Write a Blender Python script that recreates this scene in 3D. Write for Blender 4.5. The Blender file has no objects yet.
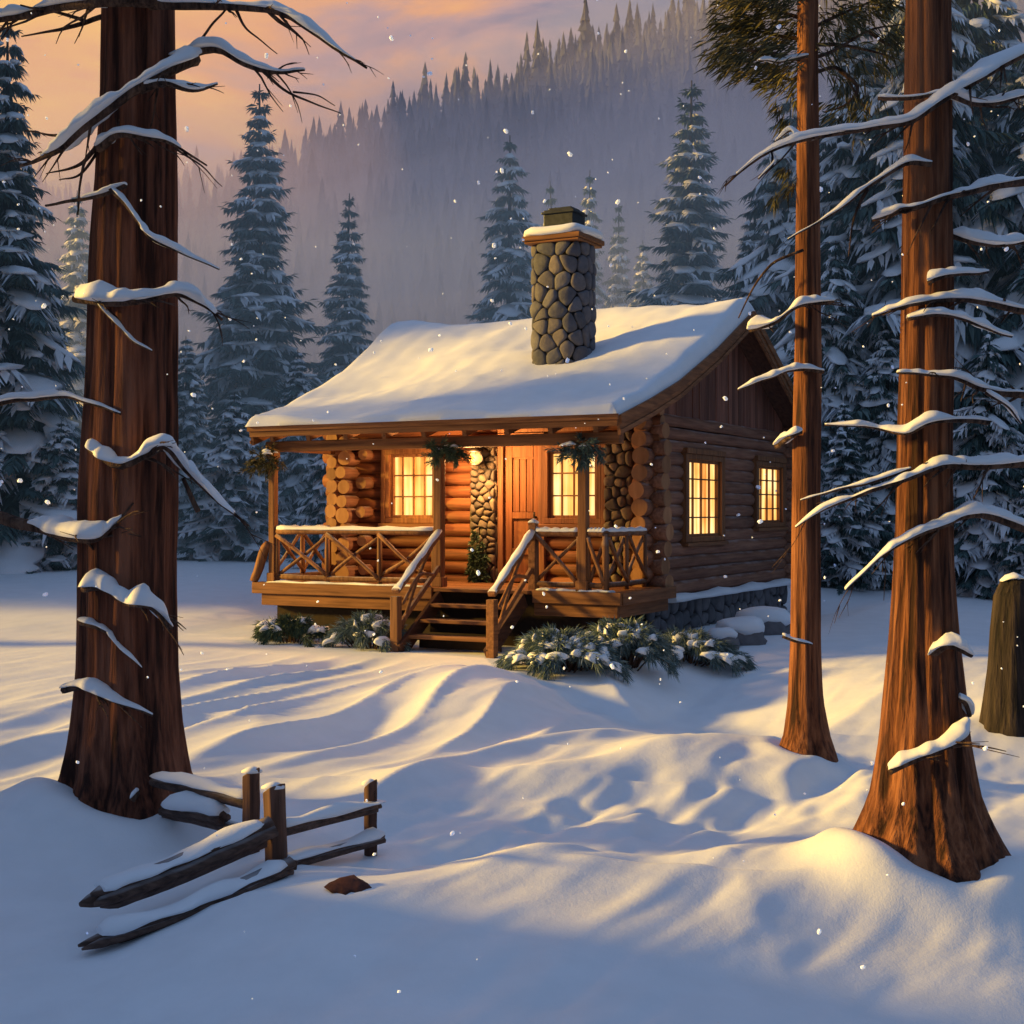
import bpy, math, random
import numpy as np
from mathutils import Vector, Matrix, noise as mnoise

R = math.radians
sc = bpy.context.scene
COL = sc.collection
F = 1400.0
EYE = 1.9
TH = R(28)
rnd = random.Random(7)
UP = Vector((0, 0, 1))


def P(px, py, Z):
    return Vector(((px - 512) / F * Z, Z, EYE + (512 - py) / F * Z))


# ------------------------------------------------------------------ scene graph helpers
def tag(o, label=None, cat=None, group=None, kind=None):
    if label: o['label'] = label
    if cat: o['category'] = cat
    if group: o['group'] = group
    if kind: o['kind'] = kind
    return o


def empty(name, loc=(0, 0, 0), rz=0.0):
    o = bpy.data.objects.new(name, None)
    o.empty_display_size = 0.2
    COL.objects.link(o)
    o.location = loc
    o.rotation_euler = (0, 0, rz)
    return o


def copy_tree(o, parent=None):
    c = o.copy()
    COL.objects.link(c)
    c.parent = parent
    for ch in list(o.children):
        copy_tree(ch, c)
    return c


class MB:
    def __init__(s):
        s.v, s.f, s.m = [], [], []

    def face(s, idx, mat=0):
        s.f.append(tuple(idx)); s.m.append(mat)

    def quad(s, a, b, c, d, mat=0):
        n = len(s.v); s.v += [tuple(a), tuple(b), tuple(c), tuple(d)]
        s.face((n, n + 1, n + 2, n + 3), mat)

    def box(s, c0, c1, mat=0):
        x0, y0, z0 = c0; x1, y1, z1 = c1
        x0, x1 = min(x0, x1), max(x0, x1); y0, y1 = min(y0, y1), max(y0, y1); z0, z1 = min(z0, z1), max(z0, z1)
        n = len(s.v)
        s.v += [(x0, y0, z0), (x1, y0, z0), (x1, y1, z0), (x0, y1, z0), (x0, y0, z1), (x1, y0, z1), (x1, y1, z1), (x0, y1, z1)]
        for q in ((0, 3, 2, 1), (4, 5, 6, 7), (0, 1, 5, 4), (1, 2, 6, 5), (2, 3, 7, 6), (3, 0, 4, 7)):
            s.face([n + i for i in q], mat)

    def bar(s, p0, p1, w, h, mat=0, up=UP, w1=None, h1=None):
        p0, p1 = Vector(p0), Vector(p1)
        t = (p1 - p0).normalized()
        if abs(t.dot(up)) > 0.98: up = Vector((0, 1, 0))
        a = t.cross(up).normalized(); b = a.cross(t).normalized()
        n = len(s.v)
        for p, ww, hh in ((p0, w, h), (p1, w1 or w, h1 or h)):
            for sa, sb in ((-1, -1), (1, -1), (1, 1), (-1, 1)):
                s.v.append(tuple(p + a * sa * ww / 2 + b * sb * hh / 2))
        for q in ((0, 1, 2, 3), (7, 6, 5, 4), (0, 4, 5, 1), (1, 5, 6, 2), (2, 6, 7, 3), (3, 7, 4, 0)):
            s.face([n + i for i in q], mat)

    def rings(s, rings, mat=0, cap=True, capmat=None, close=True):
        n0 = len(s.v); k = len(rings[0])
        for r in rings: s.v += [tuple(p) for p in r]
        for i in range(len(rings) - 1):
            for j in range(k if close else k - 1):
                a = n0 + i * k + j; b = n0 + i * k + (j + 1) % k
                s.face((a, b, b + k, a + k), mat)
        if cap:
            cm = mat if capmat is None else capmat
            s.face([n0 + j for j in range(k)][::-1], cm)
            s.face([n0 + (len(rings) - 1) * k + j for j in range(k)], cm)

    def tube(s, pts, radii, seg=8, mat=0, cap=True, capmat=None, wob=0.0, seed=0.0):
        pts = [Vector(p) for p in pts]
        rings = []
        ref = None
        for i, p in enumerate(pts):
            t = (pts[min(i + 1, len(pts) - 1)] - pts[max(i - 1, 0)]).normalized()
            if ref is None:
                ref = UP if abs(t.z) < 0.9 else Vector((1, 0, 0))
            a = t.cross(ref).normalized(); b = a.cross(t).normalized(); ref = b
            r = radii[i] if isinstance(radii, (list, tuple)) else radii
            ring = []
            for j in range(seg):
                an = 2 * math.pi * j / seg
                rr = r
                if wob:
                    rr *= 1 + wob * mnoise.noise(Vector((p.x * 3 + math.cos(an), p.y * 3 + math.sin(an) + seed, p.z * 3 + seed)))
                ring.append(p + (a * math.cos(an) + b * math.sin(an)) * rr)
            rings.append(ring)
        s.rings(rings, mat, cap, capmat)

    def blob(s, c, ax, ay, az, mat=0, rnd_=0.6, nz=0.12, seed=0.0):
        n0 = len(s.v); c = Vector(c)
        for q in BLOB_V:
            n = q.normalized()
            p = q * (1 - rnd_) + n * rnd_ * 1.12
            k = 1 + nz * mnoise.noise(n * 1.7 + Vector((seed, seed * 1.7, -seed)))
            s.v.append(tuple(c + (ax * p.x + ay * p.y + az * p.z) * k))
        for f in BLOB_F: s.face([n0 + i for i in f], mat)

    def spray(s, base, d, side, l, w, mat=0, sag=0.12):
        base = Vector(base)
        n = len(s.v)
        mid = base + d * (l * 0.45); tip = base + d * l - UP * (sag * l)
        s.v += [tuple(base), tuple(mid + side * w / 2), tuple(tip), tuple(mid - side * w / 2)]
        s.face((n, n + 1, n + 2, n + 3), mat)

    def pad(s, pts, ws, hs, seg=9, mat=0, nz=0.3, seed=0.0, under=0.3):
        """snow lying along a path: rounded above, flat below, ragged"""
        pts = [Vector(p) for p in pts]
        rings = []
        for i, p in enumerate(pts):
            t = (pts[min(i + 1, len(pts) - 1)] - pts[max(i - 1, 0)])
            th = Vector((t.x, t.y, 0))
            th = th.normalized() if th.length > 1e-5 else Vector((1, 0, 0))
            a = th.cross(UP).normalized()
            ring = []
            for j in range(seg):
                an = 2 * math.pi * j / seg
                cx, cy = math.cos(an), math.sin(an)
                k = 1 + nz * mnoise.noise(Vector((p.x * 4 + cx * 0.8 + seed, p.y * 4 + seed, p.z * 4 + cy * 0.8)))
                hh = hs[i] * (cy if cy > 0 else cy * under)
                ring.append(p + a * (cx * ws[i] * k) + UP * (hh * k))
            rings.append(ring)
        s.rings(rings, mat)

    def build(s, name, mats, parent=None, smooth=True, bevel=0.0, sub=0):
        me = bpy.data.meshes.new(name)
        me.from_pydata(s.v, [], s.f)
        if not isinstance(mats, (list, tuple)): mats = [mats]
        for m in mats: me.materials.append(m)
        if any(s.m): me.polygons.foreach_set('material_index', s.m)
        if smooth: me.polygons.foreach_set('use_smooth', [len(f) < 7 for f in s.f])
        me.update()
        o = bpy.data.objects.new(name, me)
        COL.objects.link(o)
        if parent: o.parent = parent
        if bevel:
            b = o.modifiers.new('bevel', 'BEVEL'); b.width = bevel; b.segments = 2; b.limit_method = 'ANGLE'
        if sub:
            b = o.modifiers.new('sub', 'SUBSURF'); b.levels = sub; b.render_levels = sub
        return o


def _blob_template(n=3):
    idx, V, Fc = {}, [], []
    def vid(p):
        k = tuple(round(c, 4) for c in p)
        if k not in idx:
            idx[k] = len(V); V.append(Vector(p))
        return idx[k]
    for ax in range(3):
        for sg in (-1, 1):
            for i in range(n):
                for j in range(n):
                    q = []
                    for di, dj in ((0, 0), (1, 0), (1, 1), (0, 1)):
                        a = -1 + 2 * (i + di) / n; b = -1 + 2 * (j + dj) / n
                        p = [0, 0, 0]; p[ax] = sg; p[(ax + 1) % 3] = a; p[(ax + 2) % 3] = b
                        q.append(vid(p))
                    Fc.append(q if sg > 0 else q[::-1])
    return V, Fc
BLOB_V, BLOB_F = _blob_template(4)


def spline(pts, n):
    pts = [Vector(p) for p in pts]
    if len(pts) < 3:
        return [pts[0].lerp(pts[-1], i / n) for i in range(n + 1)]
    ext = [pts[0] * 2 - pts[1]] + pts + [pts[-1] * 2 - pts[-2]]
    out = []; m = len(pts) - 1
    for i in range(n + 1):
        t = i / n * m; k = min(int(t), m - 1); u = t - k
        a, b, c, d = ext[k:k + 4]
        out.append(0.5 * ((2 * b) + (c - a) * u + (2 * a - 5 * b + 4 * c - d) * u * u + (3 * b - a - 3 * c + d) * u ** 3))
    return out


# ------------------------------------------------------------------ materials
def mat(name):
    m = bpy.data.materials.new(name); m.use_nodes = True
    nt = m.node_tree
    b = nt.nodes['Principled BSDF']
    b.inputs['Specular IOR Level'].default_value = 0.25
    return m, nt, b


def N(nt, t, **kw):
    n = nt.nodes.new(t)
    for k, v in kw.items(): setattr(n, k, v)
    return n


def ramp(nt, stops, interp='LINEAR'):
    r = N(nt, 'ShaderNodeValToRGB'); e = r.color_ramp.elements
    r.color_ramp.interpolation = interp
    while len(e) < len(stops): e.new(0.5)
    for i, (p, c) in enumerate(stops):
        e[i].position = p; e[i].color = (*c, 1)
    return r


def noise_node(nt, scale, vec_scale=(1, 1, 1), detail=4, coord='Object', rough=0.55):
    tc = N(nt, 'ShaderNodeTexCoord'); mp = N(nt, 'ShaderNodeMapping')
    mp.inputs['Scale'].default_value = vec_scale
    nt.links.new(tc.outputs[coord], mp.inputs['Vector'])
    n = N(nt, 'ShaderNodeTexNoise'); n.inputs['Scale'].default_value = scale; n.inputs['Detail'].default_value = detail
    n.inputs['Roughness'].default_value = rough
    nt.links.new(mp.outputs['Vector'], n.inputs['Vector'])
    return n


def bump(nt, b, src, strength, dist=0.02):
    bp = N(nt, 'ShaderNodeBump'); bp.inputs['Strength'].default_value = strength; bp.inputs['Distance'].default_value = dist
    nt.links.new(src, bp.inputs['Height']); nt.links.new(bp.outputs['Normal'], b.inputs['Normal'])
    return bp


def m_snow(name, base=(0.84, 0.87, 0.93), bscale=30, bstr=0.25, dist=0.01):
    m, nt, b = mat(name)
    n = noise_node(nt, 3.0, detail=5)
    r = ramp(nt, [(0.3, tuple(c * 0.93 for c in base)), (0.7, base)])
    nt.links.new(n.outputs['Fac'], r.inputs['Fac']); nt.links.new(r.outputs['Color'], b.inputs['Base Color'])
    b.inputs['Roughness'].default_value = 0.6
    b.inputs['Subsurface Weight'].default_value = 0.0
    n2 = noise_node(nt, bscale, detail=6, rough=0.65)
    n3 = noise_node(nt, bscale * 8, detail=4, rough=0.7)
    ma = N(nt, 'ShaderNodeMath', operation='MULTIPLY_ADD'); ma.inputs[1].default_value = 0.22
    nt.links.new(n3.outputs['Fac'], ma.inputs[0]); nt.links.new(n2.outputs['Fac'], ma.inputs[2])
    bump(nt, b, ma.outputs[0], bstr, dist)
    return m


def m_wood(name, dark, light, axis=0, scale=1.0, frost=0.0, bstr=0.5, rough=0.7, var=0.35, stretch=14):
    m, nt, b = mat(name)
    vs = [stretch * scale] * 3; vs[axis] = 0.8 * scale
    n = noise_node(nt, 1.6, tuple(vs), detail=6, rough=0.6)
    r = ramp(nt, [(0.28, dark), (0.5, tuple((a + c) / 2 for a, c in zip(dark, light))), (0.72, light)])
    nt.links.new(n.outputs['Fac'], r.inputs['Fac'])
    geo = N(nt, 'ShaderNodeNewGeometry')
    mr = N(nt, 'ShaderNodeMapRange'); mr.inputs['To Min'].default_value = 1 - var; mr.inputs['To Max'].default_value = 1 + var * 0.6
    nt.links.new(geo.outputs['Random Per Island'], mr.inputs['Value'])
    mx = N(nt, 'ShaderNodeVectorMath', operation='SCALE')
    nt.links.new(r.outputs['Color'], mx.inputs[0]); nt.links.new(mr.outputs['Result'], mx.inputs['Scale'])
    col = mx.outputs['Vector']
    if frost:
        sp = N(nt, 'ShaderNodeSeparateXYZ'); nt.links.new(geo.outputs['Normal'], sp.inputs[0])
        fr = noise_node(nt, 2.5, (1, 1, 3), detail=5)
        ad = N(nt, 'ShaderNodeMath', operation='MULTIPLY'); nt.links.new(sp.outputs['Z'], ad.inputs[0]); nt.links.new(fr.outputs['Fac'], ad.inputs[1])
        m2 = N(nt, 'ShaderNodeMapRange'); m2.inputs['From Min'].default_value = 0.28; m2.inputs['From Max'].default_value = 0.5
        m2.inputs['To Max'].default_value = frost
        nt.links.new(ad.outputs[0], m2.inputs['Value'])
        mc = N(nt, 'ShaderNodeMix', data_type='RGBA')
        nt.links.new(m2.outputs['Result'], mc.inputs['Factor']); nt.links.new(col, mc.inputs['A'])
        mc.inputs['B'].default_value = (0.8, 0.83, 0.9, 1)
        col = mc.outputs['Result']
    nt.links.new(col, b.inputs['Base Color'])
    b.inputs['Roughness'].default_value = rough
    bump(nt, b, n.outputs['Fac'], bstr, 0.015)
    return m


def m_bark(name, dark, mid, light, s=1.0):
    m, nt, b = mat(name)
    n = noise_node(nt, 2.2 * s, (9, 9, 0.55), detail=7, rough=0.6)
    n2 = noise_node(nt, 0.9 * s, (6, 6, 0.25), detail=3)
    add = N(nt, 'ShaderNodeMath', operation='ADD'); nt.links.new(n.outputs['Fac'], add.inputs[0]); nt.links.new(n2.outputs['Fac'], add.inputs[1])
    hf = N(nt, 'ShaderNodeMath', operation='MULTIPLY'); hf.inputs[1].default_value = 0.5; nt.links.new(add.outputs[0], hf.inputs[0])
    r = ramp(nt, [(0.41, dark), (0.5, mid), (0.60, light)])
    nt.links.new(hf.outputs[0], r.inputs['Fac'])
    nt.links.new(r.outputs['Color'], b.inputs['Base Color'])
    b.inputs['Roughness'].default_value = 0.85
    bump(nt, b, hf.outputs[0], 1.0, 0.09)
    return m


def m_leaf(name, c0, c1, c2=None, trans=0.0):
    m, nt, b = mat(name)
    geo = N(nt, 'ShaderNodeNewGeometry')
    r = ramp(nt, [(0.0, c0), (0.75, c1), (1.0, c2 or c1)])
    nt.links.new(geo.outputs['Random Per Island'], r.inputs['Fac'])
    nt.links.new(r.outputs['Color'], b.inputs['Base Color'])
    b.inputs['Roughness'].default_value = 0.7
    return m


def m_stone(name, cols, bstr=0.7):
    m, nt, b = mat(name)
    geo = N(nt, 'ShaderNodeNewGeometry')
    r = ramp(nt, [(i / (len(cols) - 1), c) for i, c in enumerate(cols)])
    nt.links.new(geo.outputs['Random Per Island'], r.inputs['Fac'])
    n = noise_node(nt, 9, detail=7, rough=0.65)
    mr = N(nt, 'ShaderNodeMapRange'); mr.inputs['To Min'].default_value = 0.45; mr.inputs['To Max'].default_value = 1.5
    nt.links.new(n.outputs['Fac'], mr.inputs['Value'])
    mx = N(nt, 'ShaderNodeVectorMath', operation='SCALE')
    nt.links.new(r.outputs['Color'], mx.inputs[0]); nt.links.new(mr.outputs['Result'], mx.inputs['Scale'])
    nt.links.new(mx.outputs['Vector'], b.inputs['Base Color'])
    b.inputs['Roughness'].default_value = 0.85
    bump(nt, b, n.outputs['Fac'], bstr, 0.02)
    return m


def m_plain(name, col, rough=0.6, metal=0.0, nscale=14):
    m, nt, b = mat(name)
    n = noise_node(nt, nscale, detail=5)
    r = ramp(nt, [(0.3, tuple(c * 0.7 for c in col)), (0.7, tuple(min(1, c * 1.2) for c in col))])
    nt.links.new(n.outputs['Fac'], r.inputs['Fac']); nt.links.new(r.outputs['Color'], b.inputs['Base Color'])
    b.inputs['Roughness'].default_value = rough; b.inputs['Metallic'].default_value = metal
    bump(nt, b, n.outputs['Fac'], 0.2, 0.01)
    return m


def m_glow(name, strength, axis=0):
    """lamp-lit curtain behind the panes"""
    m, nt, b = mat(name)
    tc = N(nt, 'ShaderNodeTexCoord')
    n = noise_node(nt, 1.0, (9, 9, 0.4), detail=4)
    nb = noise_node(nt, 1.1, (1, 1, 1), detail=2)
    ad = N(nt, 'ShaderNodeMath', operation='ADD'); nt.links.new(n.outputs['Fac'], ad.inputs[0]); nt.links.new(nb.outputs['Fac'], ad.inputs[1])
    hf = N(nt, 'ShaderNodeMath', operation='MULTIPLY'); hf.inputs[1].default_value = 0.5; nt.links.new(ad.outputs[0], hf.inputs[0])
    r = ramp(nt, [(0.38, (0.60, 0.20, 0.03)), (0.48, (0.92, 0.48, 0.11)), (0.6, (1.0, 0.78, 0.36))])
    nt.links.new(hf.outputs[0], r.inputs['Fac'])
    b.inputs['Base Color'].default_value = (0.3, 0.2, 0.1, 1)
    nt.links.new(r.outputs['Color'], b.inputs['Emission Color'])
    b.inputs['Emission Strength'].default_value = strength
    b.inputs['Roughness'].default_value = 0.2
    return m


SNOW = m_snow('snow_soft')
SNOWG = m_snow('snow_ground', bscale=9, bstr=0.22, dist=0.02)
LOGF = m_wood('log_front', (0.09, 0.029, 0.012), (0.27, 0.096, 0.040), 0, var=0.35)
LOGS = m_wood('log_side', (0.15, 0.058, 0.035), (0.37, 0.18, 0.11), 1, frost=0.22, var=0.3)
ENDG = m_wood('log_end_grain', (0.22, 0.10, 0.045), (0.46, 0.24, 0.12), 2, stretch=3, var=0.3)
WOODX = m_wood('wood_x', (0.12, 0.045, 0.02), (0.34, 0.15, 0.065), 0, var=0.2)
WOODY = m_wood('wood_y', (0.12, 0.045, 0.02), (0.34, 0.15, 0.065), 1, var=0.2)
WOODZ = m_wood('wood_z', (0.12, 0.045, 0.02), (0.34, 0.15, 0.065), 2, var=0.2)
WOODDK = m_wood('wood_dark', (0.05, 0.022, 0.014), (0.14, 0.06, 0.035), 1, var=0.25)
BOARDS = m_wood('gable_board', (0.12, 0.042, 0.028), (0.30, 0.125, 0.08), 2, var=0.45)
DOORM = m_wood('door_wood', (0.12, 0.04, 0.014), (0.30, 0.115, 0.042), 2, var=0.1)
RAILM = m_wood('rail_wood', (0.10, 0.04, 0.02), (0.30, 0.14, 0.07), 2, var=0.3, frost=0.25)
FENCE = m_wood('fence_wood', (0.035, 0.02, 0.016), (0.19, 0.115, 0.09), 0, var=0.25, frost=0.3)
FENCEZ = m_wood('fence_post_wood', (0.035, 0.017, 0.012), (0.16, 0.08, 0.055), 2, var=0.25, frost=0.3)
BARK = m_bark('bark_red', (0.035, 0.012, 0.008), (0.165, 0.055, 0.030), (0.30, 0.11, 0.06))
BARKT = m_bark('bark_tan', (0.03, 0.011, 0.007), (0.15, 0.052, 0.025), (0.30, 0.12, 0.058), 1.3)
BARKD = m_bark('bark_dark', (0.010, 0.008, 0.009), (0.030, 0.022, 0.021), (0.06, 0.044, 0.038), 1.0)
TWIG = m_bark('twig_bark', (0.03, 0.016, 0.012), (0.09, 0.05, 0.036), (0.17, 0.10, 0.07), 2.0)
NEED = m_leaf('needles_teal', (0.04, 0.075, 0.078), (0.085, 0.145, 0.145), (0.16, 0.225, 0.22))
NEEDG = m_leaf('needles_green', (0.03, 0.055, 0.04), (0.075, 0.12, 0.075), (0.15, 0.19, 0.10))
NEEDO = m_leaf('needles_olive', (0.03, 0.035, 0.02), (0.09, 0.085, 0.04), (0.22, 0.17, 0.07))
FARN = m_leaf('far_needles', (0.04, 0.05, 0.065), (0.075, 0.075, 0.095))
STONE = m_stone('chimney_stone', [(0.085, 0.087, 0.105), (0.16, 0.155, 0.175), (0.12, 0.12, 0.14), (0.19, 0.165, 0.165), (0.10, 0.10, 0.12)], 1.0)
STONEB = m_stone('base_stone', [(0.09, 0.09, 0.10), (0.19, 0.18, 0.19), (0.14, 0.13, 0.14)])
STONEW = m_stone('porch_stone', [(0.085, 0.062, 0.045), (0.17, 0.125, 0.085), (0.07, 0.058, 0.05), (0.22, 0.165, 0.11)])
NEEDF = m_leaf('needles_frosted', (0.06, 0.10, 0.10), (0.16, 0.22, 0.21), (0.34, 0.40, 0.40))
MORTAR = m_plain('mortar', (0.055, 0.05, 0.05), 0.9)
METAL = m_plain('dark_metal', (0.045, 0.05, 0.055), 0.45, 0.6)
IRON = m_plain('lantern_iron', (0.03, 0.025, 0.02), 0.5, 0.5)
GLOW = m_glow('curtain_glow', 1.5)
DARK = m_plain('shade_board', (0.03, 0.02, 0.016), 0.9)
LEAFR = m_plain('red_bark', (0.085, 0.03, 0.022), 0.8, nscale=40)
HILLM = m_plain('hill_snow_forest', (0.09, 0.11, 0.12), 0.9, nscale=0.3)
LAMP, _nt, _b = mat('lantern_glass')
_n = noise_node(_nt, 20)
_r = ramp(_nt, [(0.3, (1.0, 0.44, 0.09)), (0.7, (1.0, 0.62, 0.22))])
_nt.links.new(_n.outputs['Fac'], _r.inputs['Fac']); _nt.links.new(_r.outputs['Color'], _b.inputs['Emission Color'])
_b.inputs['Emission Strength'].default_value = 1.5
_b.inputs['Base Color'].default_value = (0.10, 0.04, 0.012, 1)
_b.inputs['Specular IOR Level'].default_value = 0.0

# ------------------------------------------------------------------ terrain height
_rs = np.random.RandomState(3)
_T = _rs.rand(256, 256)


def vnoise(x, y):
    xi = np.floor(x).astype(int); yi = np.floor(y).astype(int)
    fx = x - xi; fy = y - yi
    fx = fx * fx * fx * (fx * (fx * 6 - 15) + 10); fy = fy * fy * fy * (fy * (fy * 6 - 15) + 10)
    a = _T[xi & 255, yi & 255]; b = _T[(xi + 1) & 255, yi & 255]; c = _T[xi & 255, (yi + 1) & 255]; d = _T[(xi + 1) & 255, (yi + 1) & 255]
    return (a * (1 - fx) + b * fx) * (1 - fy) + (c * (1 - fx) + d * fx) * fy * 1.0


def seg_dist(x, y, a, b):
    ax, ay = a; bx, by = b
    dx, dy = bx - ax, by - ay
    t = np.clip(((x - ax) * dx + (y - ay) * dy) / (dx * dx + dy * dy), 0, 1)
    px, py = ax + t * dx, ay + t * dy
    return np.hypot(x - px, y - py), (y - py), t


CAB0 = Vector((1.985, 20.8, 0))
UU = Vector((math.cos(TH), -math.sin(TH), 0)); VV = Vector((math.sin(TH), math.cos(TH), 0))


def cab(u, v, w=0.0):
    return CAB0 + UU * u + VV * v + UP * w


_BY = [0, 6.5, 8, 9, 10, 12, 16, 20, 23, 30, 45, 60, 100, 180, 420]
_BZ = [-.78, -.64, -.52, -.38, -.29, -.14, -.06, -.03, .05, .45, 1.0, 1.5, 3.0, 6.0, 9.0]


def gh(x, y):
    x = np.asarray(x, float); y = np.asarray(y, float)
    z = np.interp(y, _BY, _BZ)
    # wind drifts: long ridges running back to the right
    a = x * 0.50 + y * 0.866; b = x * 0.866 - y * 0.50
    n1 = vnoise(a * 0.16 + 11.3 + 0.15 * b, b * 0.62 + 5.1 + 0.5 * vnoise(a * .3, b * .3))
    n2 = vnoise(a * 0.33 + 71.0, b * 1.5 + 33.7 + 0.4 * vnoise(a * .5 + 9, b * .5))
    n3 = vnoise(x * 0.45 + 3.3, y * 0.33 + 8.8)
    n4 = vnoise(a * 0.9 + 1.0, b * 4.2 + 2.0)
    near = np.clip((26 - y) / 8, 0, 1); far = 1 - near
    ridge = 1 - np.abs(2 * n1 - 1)
    open_ = np.clip((18.5 - y) / 3, 0.25, 1)
    z = z + near * open_ * (0.15 * (ridge - 0.5) + 0.09 * (n2 - .5) + 0.20 * (n3 - .5) + 0.02 * (n4 - .5))
    # combed drift streaks left of the steps
    w = np.exp(-((x + 1.9) / 2.4) ** 2 - ((y - 15.2) / 3.4) ** 2)
    z = z + w * 0.115 * (np.abs(np.sin((x * .94 - y * .34) * 5.2 + .5 * np.sin(a * 0.8) + 2.5 * n3)) ** .7 * -1 + .5) * (.4 + vnoise(a * .7 + 40, b * .9))
    z = z + near * 0.012 * (vnoise(a * 2.2 + 8, b * 9.0 + 2 * n2) - .5)
    # foreground drifts, steep on the far side, and unseen banks added for shade
    for (p0, p1, h, sf, sb) in (((-0.55, 7.9), (0.2, 8.6), .11, 1.0, .5), ((0.2, 8.6), (1.9, 9.0), .10, 1.4, .5), ((1.9, 9.0), (3.2, 10.2), .06, 1.2, .6),
                                ((-0.9, 11.0), (0.4, 11.3), .12, .9, .6), ((1.2, 12.6), (2.6, 14.0), .10, .6, .4), ((0.3, 11.4), (2.4, 13.0), .08, .45, .3),
                                ((-5.3, 7.0), (-5.3, 9.3), 1.35, 1.1, 1.0), ((-4.3, 3.0), (-4.3, 7.0), 1.25, 1.1, .9), ((.9, 4.6), (.5, 7.0), .16, .9, .9), ((-.6, 4.6), (-1.0, 6.9), .12, .8, .8)):
        d, side, t = seg_dist(x, y, p0, p1)
        s = np.where(side < 0, sf, sb)
        z = z + h * np.exp(-(d / s) ** 2)
    z = z - .52 * np.exp(-((x - 1.9) / 1.6) ** 2 - ((y - 16.2) / 3.0) ** 2) + .24 * np.exp(-((x + .35) / .8) ** 2 - ((y - 15.2) / 1.9) ** 2)
    z = z - .16 * np.exp(-((x - 1.2) / 1.4) ** 2 - ((y - 10.6) / .8) ** 2)
    z = z - .10 * np.clip(x - 1.4, 0, 4) * np.clip((17 - y) / 4, 0, 1)
    for (cx, cy, r0, h, wd) in ((-2.72, 10, .66, .13, .2), (2.68, 9, .62, .13, .2), (2.6, 12.4, .33, .07, .13)):
        an = np.arctan2(y - cy, x - cx); d = np.hypot(x - cx, y - cy)
        k = .35 + .65 * vnoise(an * 1.3 + 20 + cx, np.full_like(an, cy))
        z = z + h * k * np.exp(-((d - r0) / wd) ** 2)
    # snow heaped round the trunks and fence
    for (cx, cy, r, h) in ((-2.72, 10, 0.8, .03), (2.68, 9, .7, .02), (-2.15, 9.9, .45, .16), (2.25, 8.7, .35, .15), (3.05, 8.7, .35, .14), (-3.3, 9.7, .4, .10), (2.5, 12.4, .5, .07), (-1.55, 8.7, .7, .05), (-3.6, 9.4, .9, .10), (-1.0, 8.0, .5, .1)):
        z = z + h * np.exp(-((x - cx) ** 2 + (y - cy) ** 2) / r ** 2)
    # trampled, wind scoured trough
    d, side, t = seg_dist(x, y, (-.3, 9.4), (3.4, 12.2))
    k = np.exp(-(d / .75) ** 2)
    z = z + k * (.13 * (vnoise(a * 1.3 + 3.0 * vnoise(x, y), b * 3.9 + 9.0) - .5) + .06 * (vnoise(a * 3.4, b * 8.0) - .5))
    # cabin pad
    u = (x - CAB0.x) * UU.x + (y - CAB0.y) * UU.y; v = (x - CAB0.x) * VV.x + (y - CAB0.y) * VV.y
    inside = np.clip(1.3 - np.maximum(np.maximum(-6.2 - u, u - 0.6), np.maximum(-3.3 - v, v - 7.3)), 0, 1)
    inside = np.clip(inside, 0, 1)
    z = z * (1 - inside) + (-0.04) * inside
    # rolling ground further away
    z = z + far * 0.5 * (vnoise(x * .08 + 4, y * .08 + 2) - .5)
    return z


def g1(x, y):
    return float(gh(np.array([x]), np.array([y]))[0])


def build_ground():
    ys = np.concatenate([np.linspace(1.0, 4.5, 24), np.geomspace(4.55, 24, 400), np.geomspace(24.2, 420, 90)])
    nx = 420
    s = np.linspace(-1, 1, nx)
    hw = ys * 0.52 + 3.0
    far = np.clip((ys - 24) / 300, 0, 1)
    hw = hw + far * 260
    X = s[None, :] * hw[:, None]; Y = np.repeat(ys[:, None], nx, 1)
    Z = gh(X, Y)
    V = np.stack([X, Y, Z], -1).reshape(-1, 3)
    n = len(ys)
    i = np.arange(n - 1)[:, None] * nx + np.arange(nx - 1)[None, :]
    Fq = np.stack([i, i + 1, i + nx + 1, i + nx], -1).reshape(-1, 4)
    me = bpy.data.meshes.new('snow_ground')
    me.from_pydata(V.tolist(), [], Fq.tolist())
    me.materials.append(SNOWG)
    me.polygons.foreach_set('use_smooth', [True] * len(Fq))
    o = bpy.data.objects.new('snow_ground', me); COL.objects.link(o)
    tag(o, kind='structure')
    # wide skirt so the snow also runs on beside and behind the viewer
    return o


build_ground()

# ------------------------------------------------------------------ far hillside
_RX = [-170, -110, -84, -51, -35, -18, 0, 16, 33, 60, 90, 140, 200]
_RH = [20, 36, 44, 48, 54, 60, 66, 73, 80, 86, 90, 92, 80]


def hill_h(x, y):
    t = np.clip((np.asarray(y, float) - 95) / 135.0, 0, 1)
    rh = np.interp(x, _RX, _RH)
    z = 2.5 + rh * (t ** 1.15) + 3.5 * (vnoise(np.asarray(x) * .06 + 30, np.asarray(y) * .06) - .5) * t
    return z - np.clip((np.asarray(y) - 232) / 60, 0, 1) * 30


hx = np.linspace(-170, 200, 120); hy = np.linspace(92, 290, 70)
HX, HY = np.meshgrid(hx, hy)
HZ = hill_h(HX, HY)
HZ[0] -= 3
mbh = MB(); mbh.v = np.stack([HX, HY, HZ], -1).reshape(-1, 3).tolist()
for i in range(69):
    for j in range(119):
        a = i * 120 + j; mbh.face((a, a + 1, a + 121, a + 120))
tag(mbh.build('hillside', HILLM), kind='structure')


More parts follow.
